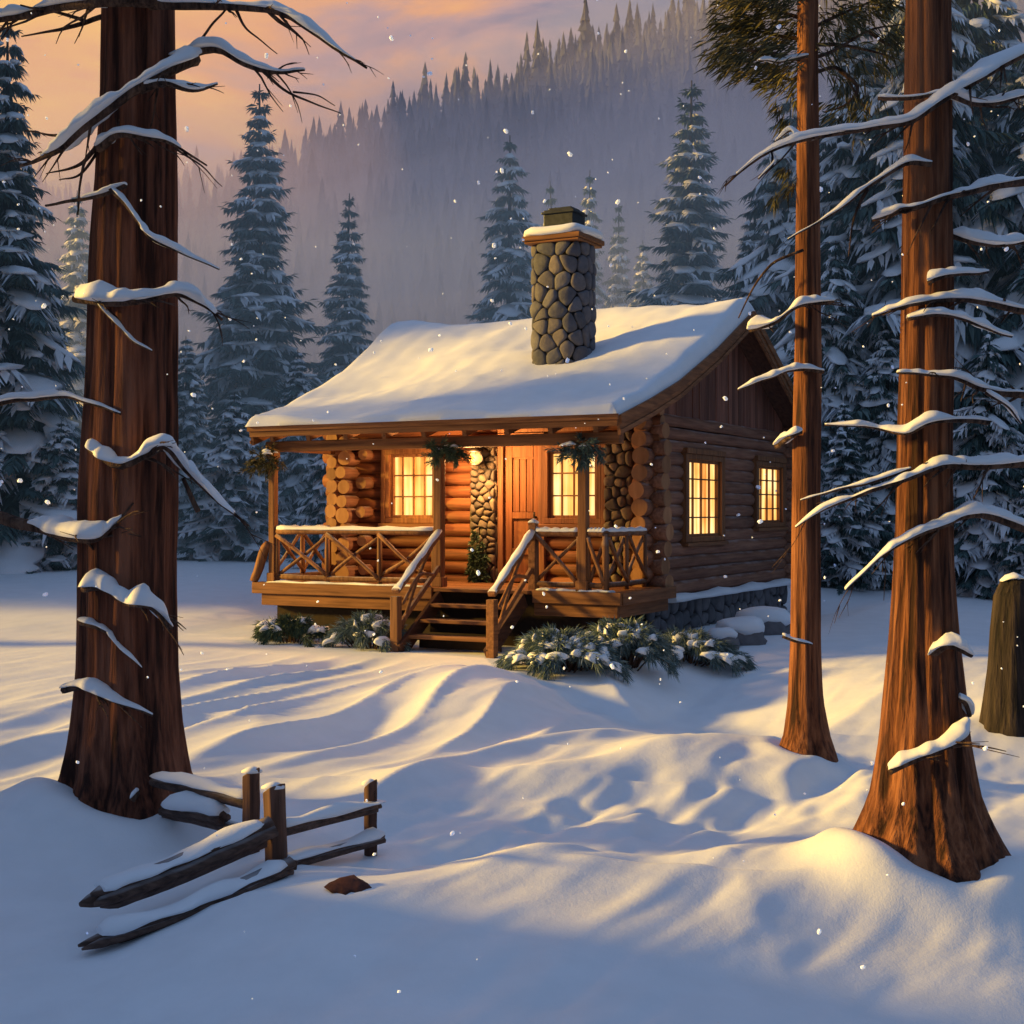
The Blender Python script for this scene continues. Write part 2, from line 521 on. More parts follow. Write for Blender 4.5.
# unseen ridge added left of the valley to shade the far slope
wx = np.linspace(-240, -112, 40); wy = np.linspace(58, 340, 80)
WX, WY = np.meshgrid(wx, wy)
_s = np.clip((WY - 58) / 50, 0, 1); _s = _s * _s * (3 - 2 * _s)
WZ = -2 + (118 + 18 * (vnoise(WY * .03, WX * .02) - .5)) * np.exp(-((WX + 165) / 30) ** 2) * _s + 6 * (vnoise(WX * .08, WY * .08) - .5)
mbw = MB(); mbw.v = np.stack([WX, WY, WZ], -1).reshape(-1, 3).tolist()
for i in range(79):
    for j in range(39):
        a = i * 40 + j; mbw.face((a, a + 1, a + 41, a + 40))
tag(mbw.build('shade_ridge', HILLM), kind='structure')


def far_tree_mesh(mb, x, y, z, h, r, rg, mat_=0):
    seg = 7; layers = rg.randint(6, 8)
    a0 = rg.uniform(0, 6)
    lean = rg.uniform(-.03, .03)
    for k in range(layers):
        f0 = k / layers
        z0 = z + h * (0.08 + 0.92 * f0); z1 = z + h * (0.08 + 0.92 * min(1, f0 + 1.7 / layers))
        rr = r * (1 - f0) ** 0.9 * rg.uniform(.8, 1.15) + 0.03
        n = len(mb.v)
        for j in range(seg):
            an = a0 + 2 * math.pi * (j + rg.uniform(-.2, .2)) / seg
            q = rr * rg.uniform(.65, 1.15)
            mb.v.append((x + q * math.cos(an) + lean * (z0 - z), y + q * math.sin(an), z0 - rg.uniform(0, .04) * h))
        mb.v.append((x + lean * (z1 - z), y, z1))
        for j in range(seg): mb.face((n + j, n + (j + 1) % seg, n + seg), mat_)


def build_far_forest():
    rg = random.Random(21)
    mb = MB()
    for k in range(4200):
        y = 100 + 130 * rg.random() ** 0.9
        x = rg.uniform(-0.46 * y - 12, 0.46 * y + 10)
        z = float(hill_h(x, y))
        h = rg.choice((4.5, 6, 7, 7.5, 8, 9, 10.5)) * rg.uniform(.8, 1.15)
        far_tree_mesh(mb, x, y, z - .4, h, h * rg.uniform(.13, .19), rg)
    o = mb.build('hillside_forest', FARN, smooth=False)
    tag(o, 'hazy mass of spruces covering the far mountain slope', 'forest', kind='stuff')
    protos = []
    for k in range(5):
        m2 = MB(); far_tree_mesh(m2, 0, 0, 0, 10, 1.7, rg)
        t = MB(); 
        m2.tube([(0, 0, -.6), (0, 0, 5)], [.16, .08], 6, 1)
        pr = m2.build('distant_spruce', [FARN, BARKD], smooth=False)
        tag(pr, 'faint hazy spruce on the skyline of the far mountain', 'tree', 'hazy trees along the mountain ridge')
        protos.append(pr)
    n = 240
    for k in range(n):
        t = (k + rg.uniform(-.35, .35)) / (n - 1)
        x = -92 + 175 * t
        y = 228 + rg.uniform(-9, 4)
        pr = protos[k % 5]
        o = pr if k < 5 else pr.copy()
        if k >= 5: COL.objects.link(o)
        big = 1.55 if rg.random() < .10 else 1.0
        s = rg.uniform(.42, .9) * big
        o.location = (x, y, float(hill_h(x, y)) - .3)
        o.scale = (s * rg.uniform(.85, 1.2), s, s)
        o.rotation_euler = (0, 0, rg.uniform(0, 6.28))


build_far_forest()

# valley haze: homogeneous volumes over the hillside, with a glow added to them
def glow_haze_mat(name, dens, scat, src):
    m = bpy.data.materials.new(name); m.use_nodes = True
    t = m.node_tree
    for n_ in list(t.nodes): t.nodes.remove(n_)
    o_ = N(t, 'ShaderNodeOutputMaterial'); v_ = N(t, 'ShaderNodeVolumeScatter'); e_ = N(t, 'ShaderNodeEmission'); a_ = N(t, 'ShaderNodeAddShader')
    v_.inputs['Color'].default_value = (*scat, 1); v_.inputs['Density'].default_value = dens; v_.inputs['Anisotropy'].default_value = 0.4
    e_.inputs['Color'].default_value = (*src, 1); e_.inputs['Strength'].default_value = dens  # emission stands in for light scattered many times inside the haze
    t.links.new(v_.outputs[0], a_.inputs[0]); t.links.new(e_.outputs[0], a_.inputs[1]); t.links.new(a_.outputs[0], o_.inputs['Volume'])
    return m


hm = glow_haze_mat('valley_haze_glow', 0.0055, (.92, .86, 1.0), (.068, .057, .084))
_front = [(-60, 9), (-18, 10), (0, 12), (14, 15), (60, 22)]
_back = [(-105, 26), (-52, 36), (0, 50), (36, 66), (110, 80)]
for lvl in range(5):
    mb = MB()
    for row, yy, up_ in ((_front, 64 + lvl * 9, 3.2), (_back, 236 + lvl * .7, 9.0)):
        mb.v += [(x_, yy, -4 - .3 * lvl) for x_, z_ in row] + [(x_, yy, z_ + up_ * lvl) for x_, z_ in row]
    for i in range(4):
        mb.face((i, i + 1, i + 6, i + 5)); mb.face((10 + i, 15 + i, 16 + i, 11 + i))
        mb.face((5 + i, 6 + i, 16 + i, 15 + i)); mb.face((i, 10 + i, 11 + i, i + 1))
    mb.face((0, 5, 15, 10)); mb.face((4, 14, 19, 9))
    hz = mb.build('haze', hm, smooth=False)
    tag(hz, ('lowest', 'second', 'third', 'fourth', 'highest')[lvl] + ' layer of self-glowing mauve haze hanging over the wooded mountain slope', 'haze', kind='stuff')

hm2 = glow_haze_mat('forest_haze_glow', 0.014, (.85, .95, 1.0), (.052, .085, .118))  # blue emission lightens the trees in place of scattered light
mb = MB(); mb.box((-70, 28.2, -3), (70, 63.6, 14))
tag(mb.build('haze', hm2, smooth=False), 'thin self-glowing blue haze among the snowy spruces behind the cabin', 'haze', kind='stuff')
hm3 = glow_haze_mat('sunset_haze_glow', 0.0033, (1.0, .82, .75), (.66, .32, .14))  # warm sunset light put into the haze as emission
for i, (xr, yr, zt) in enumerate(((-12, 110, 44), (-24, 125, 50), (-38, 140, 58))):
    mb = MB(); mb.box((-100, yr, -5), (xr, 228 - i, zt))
    tag(mb.build('haze', hm3, smooth=False), ('broad', 'middle', 'innermost')[i] + ' bank of haze with a painted peach sunset glow over the left of the far slope', 'haze', kind='stuff')

# ------------------------------------------------------------------ spruces
def spruce(seed, R_=2.0, layers=24, droop=.45, f0=.05, pow_=.85, snowp=.75, dens=1.0, bare=0.0, snoww=1.0):
    """normalised to 10 m tall; returns crown, snow, trunk builders"""
    rg = random.Random(seed)
    H = 10.0
    cr, sn, tr = MB(), MB(), MB()
    tr.tube([(0, 0, -.8), (0.02, 0, .4), (rg.uniform(-.06, .06), rg.uniform(-.06, .06), H * .5), (0, 0, H * .985)], [.22, .17, .10, .015], 8)
    for li in range(layers):
        f = f0 + (0.965 - f0) * (li / (layers - 1)) ** 0.92
        z = f * H
        r = R_ * (1 - f) ** pow_ * rg.uniform(.8, 1.15) + .06
        nb = max(3, int(round((4 + 5.5 * (1 - f)))))
        a0 = rg.uniform(0, 6.28)
        for b in range(nb):
            if rg.random() < bare: continue
            an = a0 + 6.283 * (b + rg.uniform(-.28, .28)) / nb
            L = r * rg.uniform(.7, 1.22)
            d = Vector((math.cos(an), math.sin(an), 0)); sd = Vector((-d.y, d.x, 0))
            dr = droop * rg.uniform(.7, 1.35)
            spine = []
            for k in range(7):
                s = k / 6
                spine.append(Vector((0, 0, z + rg.uniform(-.02, .02))) + d * (L * s) + sd * (L * .08 * math.sin(s * 3 + an)) + UP * (L * (.10 * s - dr * s ** 1.5 + .16 * s ** 4)))
            ns = max(5, int((5 + 11 * L) * dens))
            for k in range(ns):
                s = .10 + .90 * (k + rg.random()) / ns
                i = min(int(s * 6), 5); q = spine[i].lerp(spine[i + 1], s * 6 - i)
                t = (spine[i + 1] - spine[i]).normalized()
                wl = (.16 + .36 * L ** .75) * (1.0 - .6 * s)
                for sg in (-1, 1):
                    dd = (t * rg.uniform(.5, 1.0) + sd * sg * rg.uniform(.55, 1.0) - UP * rg.uniform(.1, .55)).normalized()
                    cr.spray(q, dd, t.cross(dd).cross(dd).normalized() if rg.random() < .5 else dd.cross(UP).normalized(), wl * rg.uniform(.7, 1.3), .035 + .16 * wl, sag=.2)
                dd = (t * .6 - UP * rg.uniform(.5, 1.0) + sd * rg.uniform(-.4, .4)).normalized()
                cr.spray(q, dd, sd, wl * rg.uniform(.5, .95), .03 + .15 * wl, sag=.1)
            dd = (spine[6] - spine[5]).normalized()
            cr.spray(spine[6], dd, sd, .12 + .14 * L, .05 + .05 * L)
            if L > .28 and rg.random() < snowp:
                s0 = rg.uniform(.12, .42); s1 = rg.uniform(.72, 1.0)
                m = 7; pts, ws, hs = [], [], []
                ww = (.06 + .135 * L) * rg.uniform(.7, 1.3) * snoww
                off = rg.uniform(-.06, .06) * L
                for k in range(m):
                    s = s0 + (s1 - s0) * k / (m - 1)
                    i = min(int(s * 6), 5); q = spine[i].lerp(spine[i + 1], s * 6 - i)
                    sh = math.sin(math.pi * (.10 + .82 * k / (m - 1))) ** .75 * rg.uniform(.72, 1.2)
                    pts.append(q + sd * off + UP * .035); ws.append(ww * sh + .01); hs.append((.035 + .035 * L) * sh + .008)
                sn.pad(pts, ws, hs, 9, nz=.7, seed=rg.uniform(0, 50), under=.35)
                # snow clinging to the needle tips feathers the edge of each load
                for k in range(int(10 + 12 * L)):
                    i = rg.randint(1, m - 2); sg = rg.choice((-1, 1))
                    t = (pts[i + 1] - pts[i - 1]).normalized()
                    dd = (t * rg.uniform(.1, .9) + sd * sg * rg.uniform(.4, 1.0) - UP * rg.uniform(.15, .6)).normalized()
                    q = pts[i] + sd * sg * ws[i] * rg.uniform(.3, .8) + UP * (.01)
                    sn.spray(q, dd, dd.cross(UP).normalized(), ww * rg.uniform(.6, 1.3) + .04, ww * rg.uniform(.2, .4) + .015, sag=.2)
    return cr, sn, tr


def proto_spruce(seed, needles=NEED, bark=BARKD, **kw):
    cr, sn, tr = spruce(seed, **kw)
    root = empty('spruce_tree')
    tr.build('trunk', bark, root)
    c = cr.build('crown', needles, root, smooth=False)
    sn.build('snow', SNOW, root)
    return root


PR = {
    'slim1': proto_spruce(1, R_=1.85, layers=30, droop=.42, snowp=.8, snoww=1.3),
    'slim2': proto_spruce(2, R_=1.75, layers=28, droop=.5, snowp=.8, snoww=1.3),
    'slim3': proto_spruce(3, R_=2.0, layers=27, droop=.55, snowp=.85, snoww=1.3),
    'broad1': proto_spruce(4, R_=3.0, layers=30, droop=.5, pow_=.75, snowp=.85, dens=1.0, snoww=1.15),
    'broad2': proto_spruce(5, R_=3.2, layers=28, droop=.6, pow_=.72, snowp=.85, dens=1.0, snoww=1.2),
}
USED = set()


def plant_spruce(kind, px, ytop, Z, label, wid=1.0, group=None, dx=0, zoff=0):
    x = (px - 512) / F * Z
    ztop = EYE + (512 - ytop) / F * Z
    zg = g1(x, Z) - .1
    s = (ztop - zg) / 9.87
    root = PR[kind]
    if kind in USED: root = copy_tree(root)
    USED.add(kind)
    root.location = (x, Z, zg)
    root.scale = (s * wid, s * wid, s)
    root.rotation_euler = (rnd.uniform(-.022, .022), rnd.uniform(-.022, .022), rnd.uniform(0, 6.28))
    root.scale = (s * wid * rnd.uniform(.88, 1.12), s * wid * rnd.uniform(.88, 1.12), s)
    tag(root, label, 'tree', group)
    return root


GL, GR, GC = 'snowy spruces at the left forest edge', 'snow laden spruces of the right forest', 'spruces standing behind the cabin'
for a in [
    ('slim1', 252, 82, 45, 'tallest slim spruce left of the cabin roof, top against the orange sky', 1.0, GC),
    ('slim2', 343, 193, 48, 'shorter slim spruce just left of the cabin roof end', 1.05, GC),
    ('slim3', 507, 137, 50, 'dark spruce rising behind the roof just left of the chimney', .95, GC),
    ('slim1', 688, 78, 46, 'tall snowy spruce behind the roof ridge midway between chimney and trunks', 1.05, GC),
    ('slim2', 560, 180, 60, 'thin spire of a spruce directly above the chimney flue', .7, GC),
    ('slim3', 586, 168, 66, 'narrow spruce tip just right of the chimney flue', .6, GC),
    ('slim2', 618, 200, 76, 'faint small spruce right of the chimney in the haze', .75, GC),
    ('slim3', 646, 240, 72, 'low faded spruce between chimney and tall snowy spruce', .9, GC),
    ('slim3', 6, 14, 33, 'tall snowy spruce at the left picture edge reaching the top of the sky', .95, GL),
    ('slim3', 78, 190, 62, 'little spruce seen between left edge and thick red trunk', .9, GL),
    ('broad1', 40, 290, 41, 'wide snowy spruce low at the left edge in front of the little spruce', .9, GL),
    ('broad2', 122, 330, 46, 'snowy spruce mostly hidden behind the thick red trunk', .9, GL),
    ('broad1', 188, 335, 40, 'low snowy spruce right beside the thick red trunk', .8, GL),
    ('broad2', 232, 392, 36, 'short bushy spruce below the tallest slim spruce', 1.1, GL),
    ('broad1', 296, 350, 39, 'bushy snow covered spruce behind the left porch post', .8, GL),
    ('broad2', 330, 400, 33, 'dark spruce filling the gap between porch post and log corner', .8, GL),
    ('broad1', -30, 380, 33, 'snowy spruce cut by the left picture edge', .9, GL),
    ('broad2', 60, 420, 32, 'low snow heaped spruce at the left forest foot', 1.1, GL),
    ('broad1', 752, 205, 40, 'snowy spruce just behind the gable peak', .8, GR),
    ('broad2', 792, 90, 36, 'large spruce behind the slender trunk beside the gable', .75, GR),
    ('broad1', 862, 0, 33, 'tall spruce in the gap between slender and thick right trunks', .75, GR),
    ('broad2', 915, -90, 32, 'huge spruce directly behind the thick right trunk', .7, GR),
    ('broad1', 985, -120, 34, 'huge snow laden spruce right of the thick right trunk', .75, GR),
    ('broad2', 1050, -40, 31, 'snow laden spruce cut by the right picture edge', .8, GR),
    ('broad2', 838, 240, 31, 'mid height snowy spruce between the two right trunks', .85, GR),
    ('broad1', 892, 300, 30, 'lower snowy spruce at the left side of the thick right trunk', .85, GR),
    ('broad1', 850, 400, 29, 'short snowy spruce at the foot of the gap right of the cabin', .95, GR),
    ('broad2', 985, 330, 28.5, 'snow heaped spruce low beside the thick right trunk', .8, GR),
    ('broad1', 1040, 410, 27.5, 'low drooping snowy spruce at the lower right edge', .8, GR),
]:
    plant_spruce(*a)

# ------------------------------------------------------------------ big foreground trees
def snowy_branch(parent, pts, r0, r1, Z, w=None, h=None, dz=None, seed=0, snow=(0.0, 1.0), barkm=None, n=16):
    """branch built as a bark tube with a snow load; pts are (px, py, depth offset)"""
    W = [P(p[0], p[1], Z + (p[2] if len(p) > 2 else 0)) for p in pts]
    W = spline(W, n)
    mb = MB()
    for i, q in enumerate(W):
        q += Vector((mnoise.noise(q * 5 + Vector((seed, 0, 0))), 0, mnoise.noise(q * 5 + Vector((0, seed, 0))))) * .012
    mb.tube(W, [r0 + (r1 - r0) * (i / n) for i in range(n + 1)], 7, wob=.25, seed=seed)
    if r0 + r1 > .03 and (W[0] - W[-1]).length > .45:
        rt_ = random.Random(int(seed * 7 + 1))
        for k in range(int(3 + 5 * (W[0] - W[-1]).length)):
            i = rt_.randint(2, n - 1)
            big0 = r0 > r1
            d = (W[min(i + 1, n)] - W[i - 1]).normalized() * (1 if big0 else -1)
            d = (d + Vector((rt_.uniform(-.6, .6), rt_.uniform(-.8, .8), rt_.uniform(-.9, .35)))).normalized()
            L = rt_.uniform(.08, .30) * (.6 + (r0 + r1) * 8)
            rr = r0 + (r1 - r0) * i / n
            e = W[i] + d * L; md = W[i].lerp(e, .5) + Vector((0, 0, rt_.uniform(-.02, .03)))
            e2 = e + (d + Vector((rt_.uniform(-.4, .4), 0, -.35))) * L * .4
            mb.tube(spline([W[i], md, e, e2], 6), [min(rr * .55, .012) * (1 - .13 * q) for q in range(7)], 5)
            f2 = e + (d + Vector((rt_.uniform(-1, 1), rt_.uniform(-1, 1), rt_.uniform(-.6, .6)))) * L * .4
            mb.tube([md.lerp(e, .5), f2], [.004, .0015], 4)
    b = mb.build('branch', barkm or TWIG, parent)
    if w:
        i0, i1 = int(snow[0] * n), int(math.ceil(snow[1] * n))
        pts_, ws, hs = [], [], []
        rg = random.Random(seed + 5)
        cnt = i1 - i0
        # finer resample
        sub = spline(W[i0:i1 + 1], cnt * 4)
        for k, q in enumerate(sub):
            t = k / (cnt * 4)
            sh = (min(1, t * 7 + .15) * min(1, (1 - t) * 3.2 + .12)) ** .7
            nz = max(.12, .70 + .95 * mnoise.noise(q * 3.2 + Vector((seed * 3.1, 0, 0))) + .35 * mnoise.noise(q * 12 + Vector((0, seed, 0))))
            rr = r0 + (r1 - r0) * ((i0 + t * cnt) / n)
            ws.append((w * sh * nz + rr * .9)); hs.append(h * sh * nz + rr * .5)
            pts_.append(q + UP * (rr * .55))
        m2 = MB(); m2.pad(pts_, ws, hs, 14, nz=.4, seed=seed, under=.12)
        m2.build('snow', SNOW, b)
    return b


def trunk_mesh(profile, Z, flare, seed, seg=96, top=None, flutes=7):
    """profile: (cx px, half width px, y px) from the base upward"""
    mb = MB()
    ys = [p[2] for p in profile]
    rings = []
    n = 72
    y0, y1 = profile[0][2], profile[-1][2]
    for i in range(n + 1):
        t = (i / n) ** 1.6
        y = y0 + (y1 - y0) * t
        cx = np.interp(-y, [-q for q in ys], [p[0] for p in profile]); hw = np.interp(-y, [-q for q in ys], [p[1] for p in profile])
        c = P(cx, y, Z); r = hw / F * Z
        fl = max(0.0, 1 - (y0 - y) / flare)
        ring = []
        for j in range(seg):
            an = 2 * math.pi * j / seg
            rr = r * (1 + .045 * math.sin(an * 9 + seed + c.z * .4) + .03 * math.sin(an * 17 + seed * 2 + .8 * c.z)
                      + fl * fl * (.28 * (math.cos(an * flutes + seed) * .5 + .5) + .06 * mnoise.noise(Vector((math.cos(an) * 2, math.sin(an) * 2, c.z * 2 + seed)))))
            fz = mnoise.noise(Vector((math.cos(an) * 5 + seed, math.sin(an) * 5, c.z * .55))) + .6 * mnoise.noise(Vector((math.cos(an) * 11, math.sin(an) * 11 + seed, c.z * .9)))
            rr *= 1 - .055 * max(0, 1 - abs(fz) * 3.2)
            rr *= 1 + .05 * mnoise.noise(Vector((math.cos(an) * 1.3, math.sin(an) * 1.3, c.z * .7 + seed)))
            ring.append(c + Vector((math.cos(an) * rr, math.sin(an) * rr, 0)))
        rings.append(ring)
    mb.rings(rings)
    return mb


def ledge(parent, pts, Z, dz, w, h, seed=0, stub=.02):
    """snow lodged on a broken stub or bark ledge at the front of a trunk"""
    return snowy_branch(parent, [(p[0], p[1], dz + (p[2] if len(p) > 2 else 0)) for p in pts], stub, stub * .5, Z, w, h, seed=seed, n=12)


# --- thick left trunk
ZL = 10.0
lt = empty('pine_tree', P(128, 830, ZL))
tag(lt, 'thick red barked pine trunk at the left above the broken fence', 'tree')
lt_inv = Matrix.Translation(-lt.location)


class Holder:
    pass


def attach(root, fn):
    """build children in world space, then hang them under root"""
    before = set(o.name for o in COL.objects)
    fn(root)
    off = -Vector(root.location)
    for o in COL.objects:
        if o.name not in before and o.parent == root:
            o.location = off


def left_tree(root):
    trunk_mesh([(130, 118, 920), (130, 88, 855), (129, 74, 812), (128, 61, 775), (127, 53, 725), (127, 48.5, 670), (128, 47.5, 600), (130, 47, 500), (133, 44, 380), (135, 42, 260), (138, 37, 100), (139, 35, 0), (141, 28, -300), (143, 20, -900)], ZL, 250, 1.0).build('trunk', BARK, root)
    f = -.33
    SB = lambda *a, **k: snowy_branch(root, *a, **k)
    SB([(150, 6, f), (200, 5, f - .1), (245, 8, f - .2), (285, 15, f - .2), (330, 45, f - .3), (366, 68, f - .3)], .035, .008, ZL, .05, .05, seed=1, snow=(0, .92))
    SB([(170, 2, f), (120, 1, f - .08), (85, 3, f), (40, 12, 0), (0, 20, .2), (-30, 18, .4)], .05, .02, ZL, .10, .07, seed=2)
    SB([(105, 16, 0), (60, 30, 0), (22, 36, .1)], .02, .005, ZL, seed=3)
    SB([(85, 20, -.1), (55, 12, -.1), (20, 5, 0)], .015, .006, ZL, seed=33)
    SB([(172, 60, -.1), (215, 48, -.2), (245, 64, -.25), (275, 72, -.25), (304, 70, -.3)], .035, .008, ZL, .06, .045, seed=4, snow=(0, .95))
    SB([(262, 70, -.25), (285, 90, -.25), (315, 103, -.3), (342, 114, -.3)], .014, .003, ZL, seed=5)
    SB([(292, 92, -.25), (315, 95, -.3), (335, 106, -.3)], .008, .003, ZL, seed=55)
    SB([(190, 52, -.15), (205, 35, -.2), (226, 9, f - .1)], .012, .008, ZL, seed=56)
    SB([(236, 8, f - .15), (248, 30, f - .1), (277, 54, f - .1)], .012, .003, ZL, seed=57)
    SB([(195, 58, f + .1), (170, 70, f - .08), (125, 96, f - .14), (85, 128, f - .1), (55, 152, f), (22, 166, .0)], .05, .012, ZL, .10, .075, seed=6, snow=(0, .86))
    SB([(140, 90, f - .12), (165, 84, f - .14), (192, 90, f - .1), (218, 84, f - .1)], .03, .006, ZL, .055, .05, seed=7)
    SB([(80, 132, -.35), (55, 135, -.3), (25, 131, -.2)], .015, .004, ZL, seed=8)
    SB([(98, 148, f + .05), (118, 136, f - .1), (145, 137, f - .12), (172, 144, f - .05), (207, 166, -.2)], .03, .006, ZL, .055, .05, seed=9, snow=(0, .8))
    SB([(175, 148, -.2), (200, 165, -.2), (222, 186, -.2)], .008, .003, ZL, seed=10)
    SB([(100, 142, -.1), (80, 165, -.1), (47, 173, 0)], .02, .004, ZL, seed=11)
    SB([(98, 150, -.1), (80, 175, -.05), (60, 180, 0)], .012, .004, ZL, seed=12)
    SB([(98, 145, -.15), (83, 165, -.15), (77, 215, -.1)], .015, .006, ZL, seed=13)
    SB([(45, 206, -.1), (75, 200, -.2), (102, 195, f), (126, 186, f - .05)], .008, .02, ZL, .05, .03, seed=14, snow=(.45, 1))
    SB([(112, 188, f - .05), (128, 206, f - .08), (141, 226, f - .1), (152, 240, f - .1), (182, 254, -.3), (219, 270, -.3)], .022, .005, ZL, .04, .04, seed=15)
    SB([(75, 299, -.2), (110, 303, f - .1), (150, 298, f - .12), (180, 294, f), (203, 305, -.25), (222, 320, -.25)], .03, .012, ZL, .12, .09, seed=16, snow=(0, .9))
    SB([(98, 304, f - .05), (120, 328, f - .07), (133, 342, f - .07), (152, 352, f - .05)], .012, .006, ZL, .04, .035, seed=17)
    SB([(-10, 405, .2), (40, 398, .0), (75, 399, -.25), (122, 414, f)], .02, .01, ZL, .045, .035, seed=18)
    SB([(92, 449, f), (118, 466, f - .08), (145, 455, f - .1), (164, 446, f - .1), (182, 466, f), (212, 496, -.25), (249, 526, -.25)], .035, .008, ZL, .14, .10, seed=19, snow=(.04, .93))
    SB([(182, 478, -.25), (190, 495, -.25), (199, 512, -.25)], .014, .02, ZL, seed=20)
    SB([(-10, 515, .1), (45, 530, -.1), (85, 540, f), (110, 530, f), (134, 503, f)], .05, .006, ZL, .08, .08, seed=21, snow=(.2, .85))
    SB([(84, 589, f), (105, 588, f - .05), (128, 602, f - .08), (150, 606, f - .1), (172, 628, f)], .03, .02, ZL, .10, .09, seed=22)
    SB([(80, 622, f + .04), (95, 626, f), (108, 632, f)], .03, .015, ZL, .08, .07, seed=23)
    SB([(108, 632, f), (122, 650, f - .03), (142, 668, f - .03)], .012, .005, ZL, .035, .03, seed=24)
    SB([(64, 690, -.25), (88, 688, f), (115, 700, f - .06), (153, 716, f - .05)], .03, .012, ZL, .09, .05, seed=25)
    SB([(132, 800, -.5), (138, 792, -.5)], .03, .02, ZL, .05, .04, seed=26)


attach(lt, left_tree)

# --- thick right trunk
ZR = 9.0
rt = empty('pine_tree', P(926, 870, ZR))
tag(rt, 'thick tan pine trunk at the right with flared roots and many snowy branches', 'tree')


def right_tree(root):
    trunk_mesh([(929, 128, 960), (929, 98, 892), (929, 73, 850), (927, 53, 800), (925, 42, 735), (924, 33, 640), (924, 28.5, 560), (924, 26, 470), (926, 25, 350), (927, 23.5, 200), (928, 22.5, 60), (928, 21, -100), (930, 14, -700)], ZR, 210, 2.3, flutes=6).build('trunk', BARKT, root)
    f = -.19
    SB = lambda *a, **k: snowy_branch(root, *a, **k)
    SB([(1060, 35, .3), (1000, 66, .0), (950, 96, f), (908, 122, f - .05), (870, 128, f), (800, 140, -.1), (762, 155, -.05), (725, 186, 0)], .03, .006, ZR, .07, .055, seed=31, snow=(0, .95), n=22)
    SB([(770, 152, -.05), (772, 165, -.08), (758, 180, -.08)], .014, .006, ZR, .02, .02, seed=32)
    SB([(800, 138, -.1), (790, 130, -.05), (775, 140, 0)], .012, .004, ZR, .035, .03, seed=58)
    SB([(878, 98, -.1), (915, 97, f), (958, 91, f)], .015, .012, ZR, .05, .03, seed=34)
    SB([(932, 163, f), (905, 164, f), (870, 186, -.15), (830, 216, -.15), (788, 240, -.1)], .02, .004, ZR, .04, .035, seed=35)
    SB([(868, 188, -.15), (855, 215, -.12), (848, 255, -.1)], .012, .003, ZR, seed=36)
    SB([(873, 221, -.1), (918, 206, f - .03), (970, 191, -.1), (1030, 180, .2)], .012, .03, ZR, .07, .05, seed=37)
    SB([(928, 283, f), (945, 276, f - .02), (988, 272, 0)], .02, .01, ZR, .06, .05, seed=38)
    SB([(872, 316, -.1), (915, 304, f), (965, 300, -.12), (1030, 312, .1)], .008, .025, ZR, .055, .045, seed=39)
    SB([(908, 318, f), (948, 315, f), (980, 326, -.12), (1012, 337, 0)], .015, .008, ZR, .045, .04, seed=40)
    SB([(897, 373, f), (950, 377, f), (985, 390, -.1), (1030, 396, .1)], .008, .025, ZR, .05, .04, seed=41)
    SB([(985, 392, -.1), (1005, 405, -.1), (1022, 424, 0)], .012, .005, ZR, .03, .03, seed=42)
    SB([(824, 425, -.05), (868, 427, -.1), (905, 433, f), (935, 421, f - .04), (988, 422, -.05)], .006, .02, ZR, .055, .045, seed=43)
    SB([(1035, 462, .1), (985, 466, -.1), (940, 466, f), (905, 480, f - .03), (868, 492, -.22), (830, 506, -.18), (795, 528, -.15)], .03, .005, ZR, .075, .06, seed=44, n=20)
    SB([(910, 470, f), (855, 486, -.2), (800, 500, -.15)], .014, .005, ZR, .03, .025, seed=45)
    SB([(1040, 535, .1), (980, 514, -.1), (940, 526, f), (905, 541, f - .03), (880, 558, -.2), (845, 590, -.18)], .03, .005, ZR, .075, .06, seed=46, n=20)
    SB([(884, 556, -.2), (884, 575, -.2), (884, 600, -.2)], .004, .002, ZR, seed=47)
    SB([(930, 657, f), (948, 645, f - .06), (972, 656, f)], .03, .015, ZR, .09, .08, seed=48)
    SB([(888, 771, -.33), (918, 758, -.36), (948, 745, -.36), (966, 722, -.28)], .03, .02, ZR, .06, .065, seed=49)
    SB([(958, 700, -.2), (965, 704, -.2), (970, 716, -.15)], .02, .015, ZR, .04, .04, seed=50)
    SB([(948, 95, f), (985, 105, 0), (1030, 95, .2)], .02, .012, ZR, .06, .04, seed=51)
    SB([(950, 235, 0), (990, 245, .1), (1035, 240, .3)], .02, .012, ZR, .07, .05, seed=52)


attach(rt, right_tree)

# --- slender trunk between cabin and right trunk
ZM = 12.4
mt = empty('pine_tree', P(806, 745, ZM))
tag(mt, 'slender pine trunk right beside the cabin gable with needle crown at top', 'tree')


def needle_tuft(mb, c, d, n, L, rg, w=.02, spread=.8):
    for k in range(n):
        dd = (d + Vector((rg.uniform(-1, 1), rg.uniform(-1, 1), rg.uniform(-1, 1))) * spread).normalized()
        sd = dd.cross(Vector((rg.uniform(-1, 1), rg.uniform(-1, 1), rg.uniform(-1, 1)))).normalized()
        mb.spray(c + Vector((rg.uniform(-1, 1), rg.uniform(-1, 1), rg.uniform(-1, 1))) * L * .25, dd, sd, L * rg.uniform(.6, 1.2), w, sag=.15)


